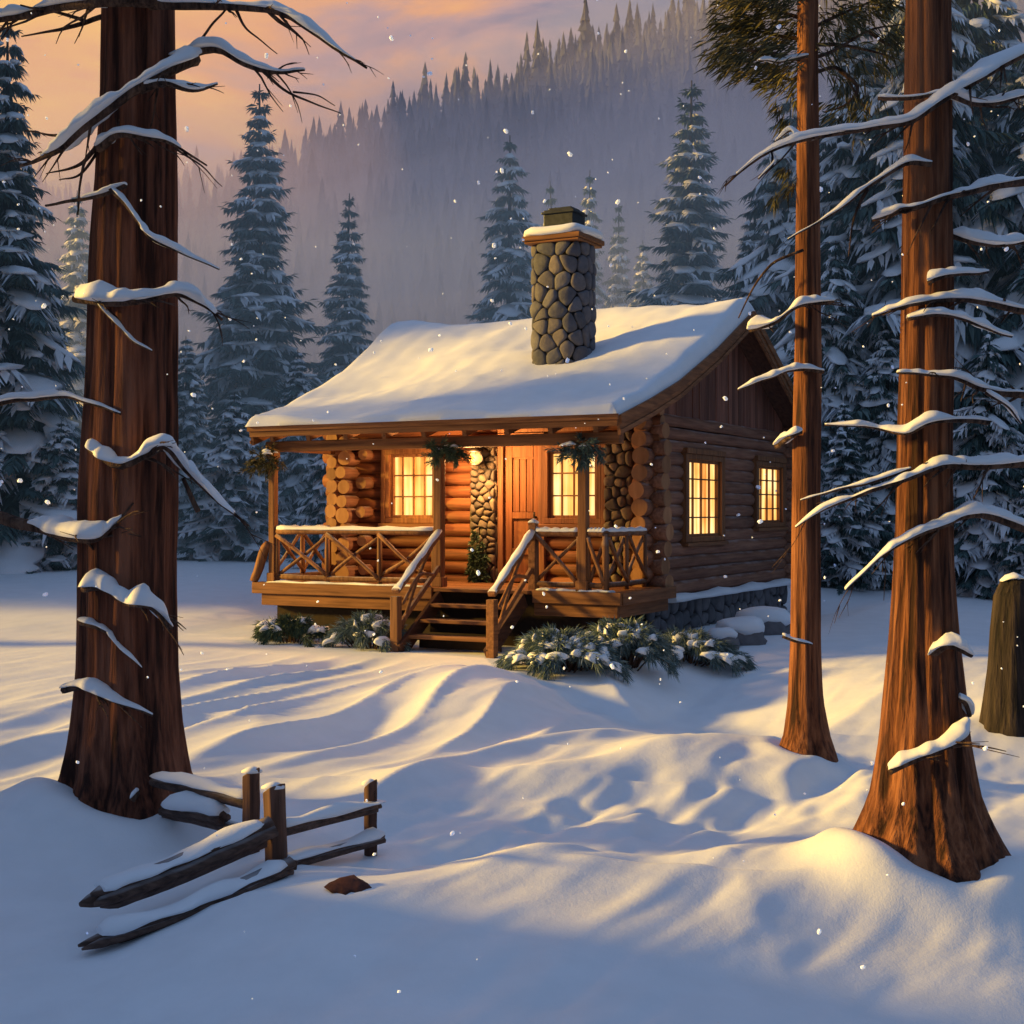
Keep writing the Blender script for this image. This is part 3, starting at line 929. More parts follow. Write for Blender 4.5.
def mid_tree(root):
    trunk_mesh([(806, 42, 800), (806, 30, 757), (806, 23, 735), (805, 17.5, 700), (805, 15, 640), (806, 14, 500), (808, 13.5, 380), (808, 11.5, 200), (808, 10.5, 60), (808, 10, -60), (808, 6, -500)], ZM, 110, 4.1, seg=28, flutes=5).build('trunk', BARKT, root)
    f = -.15
    SB = lambda *a, **k: snowy_branch(root, *a, **k)
    SB([(738, 390, -.2), (770, 377, f - .05), (800, 369, f), (824, 372, f)], .006, .02, ZM, .05, .055, seed=61)
    SB([(750, 330, .1), (775, 322, f), (800, 305, f - .05), (834, 302, f)], .02, .015, ZM, .11, .08, seed=62)
    SB([(738, 318, .1), (755, 285, .0), (775, 262, f), (803, 250, f)], .006, .014, ZM, seed=63)
    SB([(778, 446, .1), (790, 438, f), (802, 432, f)], .03, .02, ZM, .08, .07, seed=64)
    SB([(783, 636, f), (797, 641, f - .03), (812, 645, f)], .02, .01, ZM, .05, .04, seed=65)
    SB([(758, 60, -.4), (780, 62, -.2), (808, 56, f)], .006, .016, ZM, .05, .03, seed=66)
    # upper limbs carry the dark needle crown
    rg = random.Random(77)
    cr = MB()
    limbs = [[(808, 62, 0), (780, 55, -.1), (745, 50, -.2), (722, 54, -.2)], [(808, 40, 0), (775, 35, .2), (745, 28, .3), (728, 26, .3)],
             [(808, 20, 0), (780, 12, .1), (750, 4, .2), (735, -2, .3)], [(808, 0, 0), (770, -10, -.3), (740, -22, -.3)], [(808, 70, 0), (790, 80, .3), (765, 68, .4), (742, 62, .5)],
             [(808, 60, 0), (835, 50, .1), (870, 30, .2), (905, 24, .3)], [(808, 45, 0), (840, 45, .3), (875, 52, .4), (900, 60, .5)], [(808, 75, 0), (838, 68, .2), (855, 92, .2), (872, 118, .3)],
             [(840, 70, .2), (858, 88, .2), (845, 105, .2), (825, 112, .2)], [(808, 30, 0), (850, 10, .2), (890, -5, .3)], [(870, 32, .2), (890, 45, .3), (905, 40, .3)], [(808, -20, 0), (850, -40, 0), (890, -60, .2)]]
    for i, l in enumerate(limbs):
        W = spline([P(a, b, ZM + c) for a, b, c in l], 10)
        lm = MB(); lm.tube(W, [.022 - .0017 * k for k in range(11)], 6, wob=.2, seed=i)
        lm.build('branch', TWIG, root)
        if i in (5, 6, 7, 8, 10) : 
            cnt = 2
        else: cnt = 9
        for k in range(2, 11):
            for q in range(cnt):
                c = W[k] + Vector((rg.uniform(-.14, .14), rg.uniform(-.18, .18), rg.uniform(-.14, .10)))
                d = (W[k] - W[k - 1]).normalized() * .8 + Vector((-.25, 0, -.45))
                needle_tuft(cr, c, d, 7, .16, rg, .016, .55)
    # thin needle sprays lower on the shaded side
    for (a, b) in ((787, 170), (778, 195), (792, 185), (786, 120), (780, 108)):
        needle_tuft(cr, P(a, b, ZM + .05), Vector((-.5, 0, -.8)), 26, .16, rg, .016, .6)
    cr.build('crown', NEEDO, root, smooth=False)


attach(mt, mid_tree)

# --- dark stump at the right edge with snow plastered on its side
st = empty('tree_stump', P(1012, 700, 14.5))
tag(st, 'dark broken stump with a small snow cap at the right picture edge', 'stump')


def stump(root):
    Z = 14.5
    trunk_mesh([(1014, 38, 760), (1014, 30, 700), (1014, 26, 670), (1013, 22, 630), (1014, 19, 596), (1015, 13, 580)], Z, 30, .7, seg=24).build('trunk', BARKD, root)
    m = MB(); m.pad([P(x_, 577 + dy, Z - .02) for x_, dy in ((1001, 4), (1007, 1), (1014, 0), (1021, 1), (1026, 4))], [.05, .10, .13, .11, .05], [.02, .04, .06, .04, .02], 11, nz=.5, seed=4, under=.2); m.build('snow', SNOW, root)


attach(st, stump)

# --- two pines added out of view at left, shading the thick trunk and roof
def shade_pine(x, y, r, H, label, seed, c0=.42):
    root = empty('pine_tree', (x, y, g1(x, y) - .2)); tag(root, label, 'tree')
    mb = MB(); rg = random.Random(seed)
    rings = []
    for i in range(24):
        t = i / 23; z = H * t; rr = r * (1.7 * math.exp(-z * 1.6) + 1) * (1 - .7 * t)
        rings.append([Vector((math.cos(a) * rr * (1 + .05 * math.sin(9 * a + seed)), math.sin(a) * rr * (1 + .05 * math.sin(7 * a)), z)) for a in [6.283 * j / 24 for j in range(24)]])
    mb.rings(rings); mb.build('trunk', BARK, root)
    cr = MB(); sn = MB()
    for k in range(70):
        z = H * (c0 + (.98 - c0) * k / 70); L = (1 - k / 75) * 3.0 * rg.uniform(.6, 1.1); a = k * 2.4
        d = Vector((math.cos(a), math.sin(a), 0))
        W = spline([Vector((0, 0, z)), Vector((0, 0, z)) + d * L * .5 + UP * .1, Vector((0, 0, z - .25 * L)) + d * L], 8)
        cr.tube(W, [.04, .036, .03, .025, .02, .015, .012, .01, .006], 5, 1)
        for i in range(2, 9):
            for q in range(3): needle_tuft(cr, W[i], d * .6 + Vector((0, 0, -.5)), 6, .42, rg, .07, .8)
        sn.pad(W[3:], [.16, .2, .22, .18, .12, .04], [.07, .09, .09, .08, .06, .02], 9, seed=k)
    cr.build('crown', [NEED, TWIG], root, smooth=False); sn.build('snow', SNOW, root)
    return root


shade_pine(-6.6, 10.2, .42, 15, 'added unseen red pine left of the view, shading the thick trunk', 3)
shade_pine(-14.5, 20.6, .34, 15, 'added unseen red pine beyond the left edge, shading the cabin roof', 28)
for i, (x, y, hh) in enumerate(((-17, 29.6, 21), (-21.5, 29.9, 24), (-16, 33.2, 21), (-21, 34.5, 24), (-17, 37, 22), (-23, 40, 25), (-19, 42, 23), (-24, 46, 25), (-21, 50, 24))):  # spruces added out of view to keep sun off the forest
    root = copy_tree(PR['broad1' if i % 2 else 'broad2'])
    k = hh / 10
    root.location = (x, y, g1(x, y) - .2); root.scale = (k * .75, k * .75, k); root.rotation_euler = (0, 0, i * 1.3)
    tag(root, 'unseen tall spruce added beyond the left edge to shade the forest', 'tree', 'added shade spruces beyond the left edge')

# ------------------------------------------------------------------ the cabin
cabin = empty('log_cabin', CAB0, -TH)
tag(cabin, 'log cabin with snowy roof, stone chimney and porch, windows lit warm', 'cabin')
FL = 0.80          # porch floor
WD, WW = 6.8, 5.5  # depth, width
PROF = [(-2.2, 3.18), (-1.1, 3.48), (0.0, 3.82), (1.7, 4.49), (3.4, 5.27), (5.3, 4.34), (7.2, 3.4)]


def roof_z(v):
    return float(np.interp(v, [p[0] for p in PROF], [p[1] for p in PROF]))


def u_left(v):
    return float(np.interp(v, [-2.2, 3.4, 7.2], [-5.58, -6.66, -5.9]))


U_R = 0.5

# openings
FRONT_OPEN = [(-4.52, -3.52, 1.72, 2.92), (-2.33, -1.70, FL, 3.0), (-1.64, -.66, 1.72, 2.92)]
SIDE_OPEN = [(1.36, 3.04, 1.42, 2.82), (4.86, 6.46, 1.62, 2.82)]


def log_wall(mb, axis, fixed, lo, hi, z0, z1, opens, phase, ext, seed):
    rg = random.Random(seed)
    z = z0 + phase
    while z < z1:
        r = .108 * rg.uniform(.93, 1.07)
        segs = [(lo - ext * rg.uniform(.75, 1.15), hi + ext * rg.uniform(.75, 1.15))]
        for (a, b, c, d) in opens:
            if z + .09 > c and z - .09 < d:
                ns = []
                for s0, s1 in segs:
                    if s0 < a: ns.append((s0, min(s1, a)))
                    if s1 > b: ns.append((max(s0, b), s1))
                segs = ns
        for s0, s1 in segs:
            if s1 - s0 < .08: continue
            n = max(3, int((s1 - s0) / .5))
            pts = []
            for i in range(n + 1):
                t = s0 + (s1 - s0) * i / n
                w = rg.uniform(-.008, .008)
                pts.append((t, fixed + w, z + rg.uniform(-.006, .006)) if axis == 0 else (fixed + w, t, z + rg.uniform(-.006, .006)))
            mb.tube(pts, [r * rg.uniform(.95, 1.05) for _ in pts], 12, 0, True, 1)
        z += .2


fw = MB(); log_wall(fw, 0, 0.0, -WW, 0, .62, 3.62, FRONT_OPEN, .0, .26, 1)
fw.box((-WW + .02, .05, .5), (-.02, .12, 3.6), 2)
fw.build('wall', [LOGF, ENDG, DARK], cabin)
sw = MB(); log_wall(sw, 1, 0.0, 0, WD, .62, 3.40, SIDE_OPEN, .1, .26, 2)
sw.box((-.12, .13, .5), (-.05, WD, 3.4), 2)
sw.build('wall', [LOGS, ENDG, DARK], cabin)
lw = MB(); log_wall(lw, 1, -WW, 0, WD, .62, 3.5, [], .1, .26, 3); lw.build('wall', [LOGS, ENDG], cabin)
bw = MB(); log_wall(bw, 0, WD, -WW, 0, .62, 3.5, [], .0, .26, 4); bw.build('wall', [LOGS, ENDG], cabin)

for gu, sgn in ((.02, 1), (-WW - .02, -1)):
    gb = MB(); v = 0.0
    rg = random.Random(12)
    while v < WD - .01:
        w = min(rg.uniform(.13, .19), WD - v)
        pr = rg.uniform(0, .014)
        za, zb = roof_z(v + .006) - .13, roof_z(v + w - .006) - .13
        zb_ = 3.36
        zm = None
        n = len(gb.v)
        x0, x1 = gu - .03, gu + sgn * (.03 + pr)
        pts = [(v + .004, zb_), (v + w - .004, zb_), (v + w - .004, max(zb, zb_ + .01)), (v + .004, max(za, zb_ + .01))]
        for xx in (x0, x1):
            gb.v += [(xx, a, b) for a, b in pts]
        for q in ((0, 1, 2, 3), (7, 6, 5, 4), (0, 4, 5, 1), (1, 5, 6, 2), (2, 6, 7, 3), (3, 7, 4, 0)): gb.face([n + i for i in q])
        v += w
    gb.build('gable', BOARDS, cabin, smooth=False)

# foundation
def clip(poly, n, d):
    out = []
    for i in range(len(poly)):
        a, b = poly[i], poly[(i + 1) % len(poly)]
        da = a[0] * n[0] + a[1] * n[1] - d; db = b[0] * n[0] + b[1] * n[1] - d
        if da <= 0: out.append(a)
        if (da < 0) != (db < 0) and abs(da - db) > 1e-9:
            t = da / (da - db); out.append((a[0] + (b[0] - a[0]) * t, a[1] + (b[1] - a[1]) * t))
    return out


def cobbles(mb, W, H, sz, seed, mapf, depth=.07, gap=.010, wrap=False, flat=1.0, mat_=0):
    rg = random.Random(seed)
    pts = []
    nz_ = max(1, int(round(H / (sz * flat)))); nx_ = max(1, int(round(W / sz)))
    for j in range(nz_):
        for i in range(nx_):
            pts.append(((i + .5 + (j % 2) * .5 - .25 + rg.uniform(-.36, .36)) * W / nx_, (j + .5 + rg.uniform(-.36, .36)) * H / nz_))
    allp = list(pts)
    if wrap: allp = pts + [(x - W, z) for x, z in pts] + [(x + W, z) for x, z in pts]
    for (x, z) in pts:
        poly = [(x - 3 * sz, 0), (x + 3 * sz, 0), (x + 3 * sz, H), (x - 3 * sz, H)] if wrap else [(0, 0), (W, 0), (W, H), (0, H)]
        for (qx, qz) in allp:
            dx, dz = qx - x, qz - z; L = math.hypot(dx, dz)
            if L < 1e-6 or L > 4 * sz: continue
            n_ = (dx / L, dz / L)
            poly = clip(poly, n_, n_[0] * (x + qx) / 2 + n_[1] * (z + qz) / 2 - gap)
            if len(poly) < 3: break
        if len(poly) < 3: continue
        for _ in range(2):
            q = []
            for i in range(len(poly)):
                a, b = poly[i], poly[(i + 1) % len(poly)]
                q += [(a[0] * .78 + b[0] * .22, a[1] * .78 + b[1] * .22), (a[0] * .22 + b[0] * .78, a[1] * .22 + b[1] * .78)]
            poly = q
        cx = sum(p[0] for p in poly) / len(poly); cz = sum(p[1] for p in poly) / len(poly)
        dd = depth * rg.uniform(.75, 1.25); tilt = rg.uniform(-.15, .15); n0 = len(mb.v); k = len(poly)
        for (sc_, dp) in ((1.0, -.25), (.98, .35), (.88, .72), (.62, .94)):
            for (px, pz) in poly:
                xx, zz = cx + (px - cx) * sc_, cz + (pz - cz) * sc_
                nz = mnoise.noise(Vector((xx * 9, zz * 9, seed)))
                p, n_ = mapf(xx, zz); mb.v.append(tuple(p + n_ * (dd * (dp + .16 * nz * max(0, dp)) + tilt * (px - cx) * max(0, dp))))
        p, n_ = mapf(cx, cz); mb.v.append(tuple(p + n_ * dd))
        for r_ in range(3):
            for i in range(k):
                a = n0 + r_ * k + i; b = n0 + r_ * k + (i + 1) % k
                mb.face((a, b, b + k, a + k), mat_)
        for i in range(k): mb.face((n0 + 3 * k + i, n0 + 3 * k + (i + 1) % k, n0 + 4 * k), mat_)


def plane_map(o, ax, az, nrm):
    o, ax, az, nrm = Vector(o), Vector(ax), Vector(az), Vector(nrm)
    return lambda x, z: (o + ax * x + az * z, nrm)


fd = MB()
cobbles(fd, WD + .1, .68, .34, 5, plane_map((.03, -.02, -.15), (0, 1, 0), (0, 0, 1), (1, 0, 0)), .06, .012, flat=.62)
fd.box((-WW, .1, -.2), (.02, WD, .52), 1)
fo = fd.build('foundation', [STONEB, MORTAR], cabin)
m = MB()
m.pad([Vector((.14, v, .545)) for v in np.linspace(.55, WD + .15, 26)], [.15 + .02 * math.sin(i * 1.3) for i in range(26)], [.09 + .02 * math.sin(i * .9) for i in range(26)], 11, seed=2, nz=.2)
m.build('snow', SNOW, fo)

# roof deck
rf = MB()
n = len(PROF)
th = .12
for side in (0, 1):
    pass
rows = []
for (v, z) in PROF:
    rows.append([(u_left(v), v, z), (U_R, v, z), (U_R, v, z - th), (u_left(v), v, z - th)])
base = 0
for r_ in rows: rf.v += r_
for i in range(n - 1):
    a = i * 4
    for j in range(4):
        rf.face((a + j, a + (j + 1) % 4, a + 4 + (j + 1) % 4, a + 4 + j))
rf.face((0, 3, 2, 1)); rf.face([(n - 1) * 4 + j for j in range(4)])
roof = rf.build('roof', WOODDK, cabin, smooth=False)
# rafters tails under the porch roof
ra = MB()
for k in range(9):
    u = -5.3 + k * .68
    ra.bar((u, -2.1, roof_z(-2.1) - th - .06), (u, -.05, roof_z(-.05) - th - .06), .07, .11)
ra.build('rafter', WOODY, roof, smooth=False)
# fascia along the front eave
fa = MB()
fa.box((u_left(-2.2) - .03, -2.245, 3.045), (U_R + .03, -2.203, 3.185))
fa.box((u_left(-2.2) - .06, -2.275, 3.13), (U_R + .05, -2.247, 3.205))
fa.build('fascia', WOODX, roof, smooth=False, bevel=.006)
# barge boards on both gable ends
for side in (1, -1):
    bb = MB()
    for i in range(n - 1):
        (v0, z0), (v1, z1) = PROF[i], PROF[i + 1]
        for (du, dz, w_, h_) in ((.022, -.13, .04, .26), (.055, -.045, .03, .12), (.05, -.215, .022, .05)):
            ua = (U_R if side > 0 else u_left(v0)) + side * du; ub = (U_R if side > 0 else u_left(v1)) + side * du
            bb.bar((ua, v0, z0 + dz), (ub, v1, z1 + dz), w_, h_)
    bb.build('barge_board', WOODY, roof, smooth=False)

# roof snow
def roof_snow():
    nu, nv = 120, 70
    V = []
    vs = np.concatenate([np.linspace(-2.34, -2.0, 10), np.linspace(-1.93, 3.25, 40), np.linspace(3.33, 7.28, 20)])
    nv = len(vs)
    for top in (1, 0):
        for v in vs:
            ul = u_left(v) - .05
            for i in range(nu):
                t = i / (nu - 1)
                u = ul + (U_R + .03 - ul) * t
                rz = roof_z(max(-2.2, v)) if v > -2.2 else 3.21 + (v + 2.2) * .1
                if abs(v - 3.4) < .25: rz -= .03
                if top:
                    de = min((v + 2.34) / .24, (7.28 - v) / .3, (u - ul) / .22, (U_R + .03 - u) / .16)
                    e = max(0.0, min(1.0, de)); e = math.sqrt(max(0, 1 - (1 - e) ** 2))
                    q = Vector((u * .45 + v * .28, v * .35 - u * .15, 3.3))
                    nz = mnoise.noise(q) * .75 + .45 * mnoise.noise(Vector((u * .9 - v * .5, v * .75, 7.7))) + .10 * mnoise.noise(Vector((u * 3.1, v * 2.6, 1)))
                    th_ = (.26 + .23 * nz) * (.62 + .38 * min(1, (v + 2.34) / 1.6))
                    # heavier roll of snow slumped along the eave and scalloped edge
                    if v < -1.2: th_ += .05 * math.sin(u * 2.1) * (-1.2 - v)
                    z = rz + .005 + max(.05, th_) * e
                    vv = v
                    if v < -2.2: vv = v + .05 * mnoise.noise(Vector((u * 1.4, 0, 5)))
                    V.append((u, vv, z))
                else:
                    V.append((u, v, rz + .004 if v > -2.2 else rz + .004))
    m = MB(); m.v = V
    N0 = nu * nv
    for j in range(nv - 1):
        for i in range(nu - 1):
            a = j * nu + i
            m.face((a, a + 1, a + nu + 1, a + nu)); m.face((N0 + a, N0 + a + nu, N0 + a + nu + 1, N0 + a + 1))
    for i in range(nu - 1):
        m.face((i, N0 + i, N0 + i + 1, i + 1)); a = (nv - 1) * nu + i
        m.face((a, a + 1, N0 + a + 1, N0 + a))
    for j in range(nv - 1):
        a = j * nu; m.face((a, a + nu, N0 + a + nu, N0 + a)); a = j * nu + nu - 1
        m.face((a, N0 + a, N0 + a + nu, a + nu))
    m.build('snow', SNOW, roof)
    # drips of snow hanging over the eave


roof_snow()

# porch beam
pb = MB(); pb.box((-5.55, -1.93, 2.83), (.42, -1.77, 2.99)); pb.build('beam', WOODX, cabin, smooth=False, bevel=.012)
pb = MB(); pb.box((-5.55, -1.76, 2.85), (-5.41, -.1, 2.98)); pb.build('beam', WOODY, cabin, smooth=False, bevel=.012)

# chimney
ch = MB()
CU, CV, CW, CD = -1.80, .92, .46, .42
ch.tube([(CU, CV, 3.6), (CU, CV, 6.19)], .40, 24, 1)
rgc = random.Random(9)
z = 3.85
def sq(an):   # rounded rectangular plan
    c, s_ = math.cos(an), math.sin(an)
    k = (abs(c) ** 3.2 + abs(s_) ** 3.2) ** (-1 / 3.2)
    return Vector((c * k * CW, s_ * k * CD, 0))
_N = 240
_pl = [sq(6.283185 * i / _N) for i in range(_N + 1)]
_cum = [0.0]
for i in range(_N): _cum.append(_cum[-1] + (_pl[i + 1] - _pl[i]).length)
CIRC = _cum[-1]


def chim_map(x, z_):
    x = x % CIRC
    a_ = np.interp(x, _cum, [6.283185 * i / _N for i in range(_N + 1)])
    p = sq(a_); t_ = (sq(a_ + .12) - sq(a_ - .12)).normalized()
    return Vector((CU, CV, 3.8 + z_)) + p * .95, Vector((t_.y, -t_.x, 0))


cobbles(ch, CIRC, 2.37, .27, 9, chim_map, .042, .004, wrap=True, flat=.92)
chim = ch.build('chimney', [STONE, MORTAR], cabin)
m = MB(); m.box((CU - .51, CV - .48, 6.200), (CU + .51, CV + .48, 6.280)); m.box((CU - .48, CV - .45, 6.160), (CU + .48, CV + .45, 6.198)); m.build('cap', WOODX, chim, smooth=False, bevel=.015)
m = MB()
rings = []
for (s, zz) in ((.53, 6.282), (.57, 6.320), (.56, 6.370), (.49, 6.420), (.33, 6.440)):
    rings.append([Vector((CU + s * math.copysign(abs(math.cos(a)) ** .5, math.cos(a)), CV + s * .93 * math.copysign(abs(math.sin(a)) ** .5, math.sin(a)), zz + .012 * math.sin(5 * a))) for a in [6.203 * j / 32 for j in range(32)]])
m.rings(rings); m.build('snow', SNOW, chim)
m = MB(); m.box((CU - .25, CV - .22, 6.370), (CU + .27, CV + .24, 6.720)); m.box((CU - .28, CV - .25, 6.650), (CU + .30, CV + .27, 6.690))
m.box((CU - .19, CV - .16, 6.720), (CU + .21, CV + .18, 6.760))
m.build('flue', METAL, chim, smooth=False, bevel=.012)

# deck
dk = MB()
v = -1.95
rg = random.Random(4)
while v < -.02:
    w = min(.15, -.0 - v)
    dk.box((-5.72, v + .004, FL - .05), (.45, v + w - .004, FL + rg.uniform(-.003, .003)))
    v += .15
deck = dk.build('deck', WOODX, cabin, smooth=False)
for bx in (((-5.76, -2.0, FL - .16), (-2.50, -1.955, FL + .012)), ((-.87, -2.0, FL - .16), (.47, -1.955, FL + .012)), ((.452, -1.954, FL - .16), (.49, .0, FL + .01)), ((-5.80, -1.954, FL - .16), (-5.722, .1, FL + .01)),
           ((-5.62, -1.94, FL - .34), (-2.5, -1.90, FL - .163)), ((-.87, -1.94, FL - .34), (.40, -1.90, FL - .163)), ((.36, -1.89, FL - .34), (.40, -.1, FL - .163)), ((-5.62, -1.89, FL - .34), (-5.58, .1, FL - .163))):
    sk = MB(); sk.box(*bx); sk.build('skirt_board', WOODX if bx[1][0] - bx[0][0] > .2 else WOODY, deck, smooth=False, bevel=.008)
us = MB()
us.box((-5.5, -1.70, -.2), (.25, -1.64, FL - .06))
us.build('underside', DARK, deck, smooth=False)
m = MB()
for i in range(2):
    pass
for (u0, u1, v0) in ((-5.6, -2.6, -1.87), (-.86, .3, -1.87)):
    k = 16
    m.pad([Vector((u0 + (u1 - u0) * i / k, v0 - .03 + .03 * math.sin(i), FL + .012)) for i in range(k + 1)], [.02 + .05 * abs(math.sin(i * 1.7)) for i in range(k + 1)], [.015 + .02 * abs(math.sin(i * 2.3)) for i in range(k + 1)], 8, seed=5)
m.build('snow', SNOW, deck)

# porch posts
for u in (-5.46, -2.46, -.15):
    m = MB()
    wd = .13 if u != -5.46 else .11
    m.box((u - wd / 2, -1.85 - wd / 2, FL + .013), (u + wd / 2, -1.85 + wd / 2, 2.829))
    m.box((u - wd / 2 - .022, -1.85 - wd / 2 - .022, FL + .014), (u + wd / 2 + .022, -1.85 + wd / 2 + .022, FL + .16))
    m.box((u - wd / 2 - .022, -1.85 - wd / 2 - .022, 2.73), (u + wd / 2 + .022, -1.85 + wd / 2 + .022, 2.828))
    m.build('post', WOODZ, cabin, smooth=False, bevel=.012)

# railings
def railing(a, b, nb, seed, side=False):
    a, b = Vector(a), Vector(b)
    rg = random.Random(seed)
    m = MB()
    zt, zb = FL + .80, FL + .10
    m.tube(spline([a + UP * zt, (a + b) / 2 + UP * (zt + .01), b + UP * zt], 8), .048, 8, wob=.12, seed=seed)
    m.tube(spline([a + UP * zb, (a + b) / 2 + UP * (zb - .01), b + UP * zb], 8), .04, 8, wob=.12, seed=seed + 2)
    for k in range(nb + 1):
        p = a.lerp(b, k / nb)
        m.tube([p + UP * (FL + .012), p + UP * zt], [.042, .036], 8, wob=.15, seed=k + seed)
        if k < nb:
            q = a.lerp(b, (k + 1) / nb)
            jit = lambda: UP * rg.uniform(-.03, .03)
            perp = (b - a).normalized().cross(UP) * .03
            mid = (p + q) / 2
            m.tube(spline([p + UP * (zt - .04) + perp + jit(), mid + UP * ((zt + zb) / 2 + rg.uniform(-.06, .02)) + perp, q + UP * (zb + .03) + perp + jit()], 6), [.034, .032, .03, .03, .03, .032, .034], 7, wob=.25, seed=k + 3)
            m.tube(spline([q + UP * (zt - .04) - perp + jit(), mid + UP * ((zt + zb) / 2 + rg.uniform(-.06, .02)) - perp, p + UP * (zb + .03) - perp + jit()], 6), [.03, .028, .028, .028, .028, .03, .03], 7, wob=.25, seed=k + 7)
    o = m.build('railing', RAILM, cabin)
    s = MB(); k = 14
    s.pad([a.lerp(b, i / k) + UP * (zt + .035) for i in range(k + 1)], [.065 * (.6 if i in (0, k) else 1) for i in range(k + 1)], [.05 + .012 * math.sin(i * 1.9 + seed) for i in range(k + 1)], 9, seed=seed, nz=.25)
    s.build('snow', SNOW, o)


railing((-5.38, -1.85, 0), (-2.55, -1.85, 0), 3, 1)
railing((-.88, -1.85, 0), (-.22, -1.85, 0), 1, 2)
railing((-.08, -1.85, 0), (.17, -1.85, 0), 1, 3)
railing((.17, -1.80, 0), (.17, -.45, 0), 2, 4)
railing((-5.5, -1.76, 0), (-5.5, -.32, 0), 2, 5)
# curved corner bracket at the left porch end
m = MB()
bp = spline([Vector((-5.52, -1.88, FL + .62)), Vector((-5.60, -1.9, FL + .50)), Vector((-5.68, -1.93, FL + .22)), Vector((-5.76, -1.96, FL + .02))], 8)
for i in range(8): pass
m.tube(bp, [.06, .07, .075, .075, .075, .075, .07, .07, .06], 6)
bo = m.build('bracket', WOODZ, cabin)

# steps
stairs = empty('stairs', (0, 0, 0)); stairs.parent = cabin
for u in (-2.36, -1.0):
    m = MB(); m.bar((u, -1.98, FL - .12), (u, -3.05, -.02), .06, .22); m.build('stringer', WOODDK, stairs, smooth=False, bevel=.008)
for k in range(3):
    z = FL - .2 * (k + 1); v0 = -2.0 - .29 * k
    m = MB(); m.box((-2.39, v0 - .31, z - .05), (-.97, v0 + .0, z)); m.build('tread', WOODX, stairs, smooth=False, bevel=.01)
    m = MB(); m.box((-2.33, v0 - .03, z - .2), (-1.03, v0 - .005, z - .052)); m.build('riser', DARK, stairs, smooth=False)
m = MB(); m.box((-2.45, -2.03, FL - .045), (-.92, -1.952, FL + .006)); m.build('tread', WOODX, stairs, smooth=False, bevel=.01)
for u in (-2.44, -.93):
    m = MB()
    m.box((u - .06, -3.1, -.12), (u + .06, -2.98, .74))
    m.bar((u, -1.88, FL + .80), (u, -3.06, .80), .11, .06)
    m.bar((u, -1.90, FL + .30), (u, -3.0, .30), .05, .07)
    m.tube(spline([Vector((u, -2.02, FL + .68)), Vector((u, -2.45, FL + .2)), Vector((u, -2.9, .28))], 6), .028, 7, wob=.25)
    m.tube(spline([Vector((u + .03, -2.1, FL + .2)), Vector((u + .03, -2.5, FL + .2)), Vector((u + .03, -2.92, .62))], 6), .026, 7, wob=.25)
    if u > -1: m.box((u - .055, -1.9, FL + .013), (u + .055, -1.79, FL + .95))
    o = m.build('handrail', RAILM if u < -1 else WOODY, cabin, smooth=False, bevel=.008)
    s = MB(); k = 10
    s.pad([Vector((u, -1.9 - 1.14 * i / k, FL + .825 - .79 * i / k)) for i in range(k + 1)], [.06 + .008 * math.sin(i * 2) for i in range(k + 1)], [.035 + .012 * math.sin(i * 1.3) for i in range(k + 1)], 9, seed=u)
    if u > -1: s.pad([Vector((u - .06, -1.845, FL + .95)), Vector((u, -1.845, FL + .96)), Vector((u + .06, -1.845, FL + .95))], [.06, .065, .06], [.03, .06, .03], 9)
    s.build('snow', SNOW, o)

# windows
def window(axis, fixed, a0, a1, z0, z1, nx, nz, name='window', fr=.085):
    s = 1 if axis == 1 else -1
    def B(mb, lo, hi, zl, zh, d0, d1):
        if axis == 0: mb.box((lo, fixed + s * d0, zl), (hi, fixed + s * d1, zh))
        else: mb.box((fixed + s * d0, lo, zl), (fixed + s * d1, hi, zh))
    m = MB()
    B(m, a0, a1, z1 - fr, z1, -.1, .15); B(m, a0, a1, z0, z0 + fr, -.1, .15)
    B(m, a0, a0 + fr, z0 + fr, z1 - fr, -.1, .148); B(m, a1 - fr, a1, z0 + fr, z1 - fr, -.1, .148)
    B(m, a0 - .06, a1 + .06, z1 + .002, z1 + .09, -.05, .17)
    B(m, a0 - .075, a0 - .002, z0 - .02, z1, -.05, .152); B(m, a1 + .002, a1 + .075, z0 - .02, z1, -.05, .152)
    w = m.build(name, WOODZ, cabin, smooth=False, bevel=.008)
    i0, i1, j0, j1 = a0 + fr, a1 - fr, z0 + fr, z1 - fr
    m = MB(); B(m, i0, i1, j0, j1, .0, .02); m.build('pane', GLOW, w, smooth=False)
    m = MB()
    sf = .045
    B(m, i0, i0 + sf, j0, j1, .03, .09); B(m, i1 - sf, i1, j0, j1, .03, .09); B(m, i0 + sf, i1 - sf, j0, j0 + sf, .03, .09); B(m, i0 + sf, i1 - sf, j1 - sf, j1, .03, .09)
    for k in range(1, nx):
        x = i0 + (i1 - i0) * k / nx; B(m, x - .011, x + .011, j0 + sf, j1 - sf, .035, .07)
    for k in range(1, nz):
        z = j0 + (j1 - j0) * k / nz; B(m, i0 + sf, i1 - sf, z - .011, z + .011, .033, .073)
    m.build('sash', WOODZ, w, smooth=False)
    m = MB(); B(m, a0 - .10, a1 + .10, z0 - .065, z0 - .004, -.02, .20); m.build('sill', WOODX if axis == 0 else WOODY, w, smooth=False, bevel=.01)
    return w


window(0, 0.0, *FRONT_OPEN[0], 4, 3)
window(0, 0.0, *FRONT_OPEN[2], 4, 3)
window(1, 0.0, *SIDE_OPEN[0], 4, 4)
window(1, 0.0, *SIDE_OPEN[1], 4, 4)

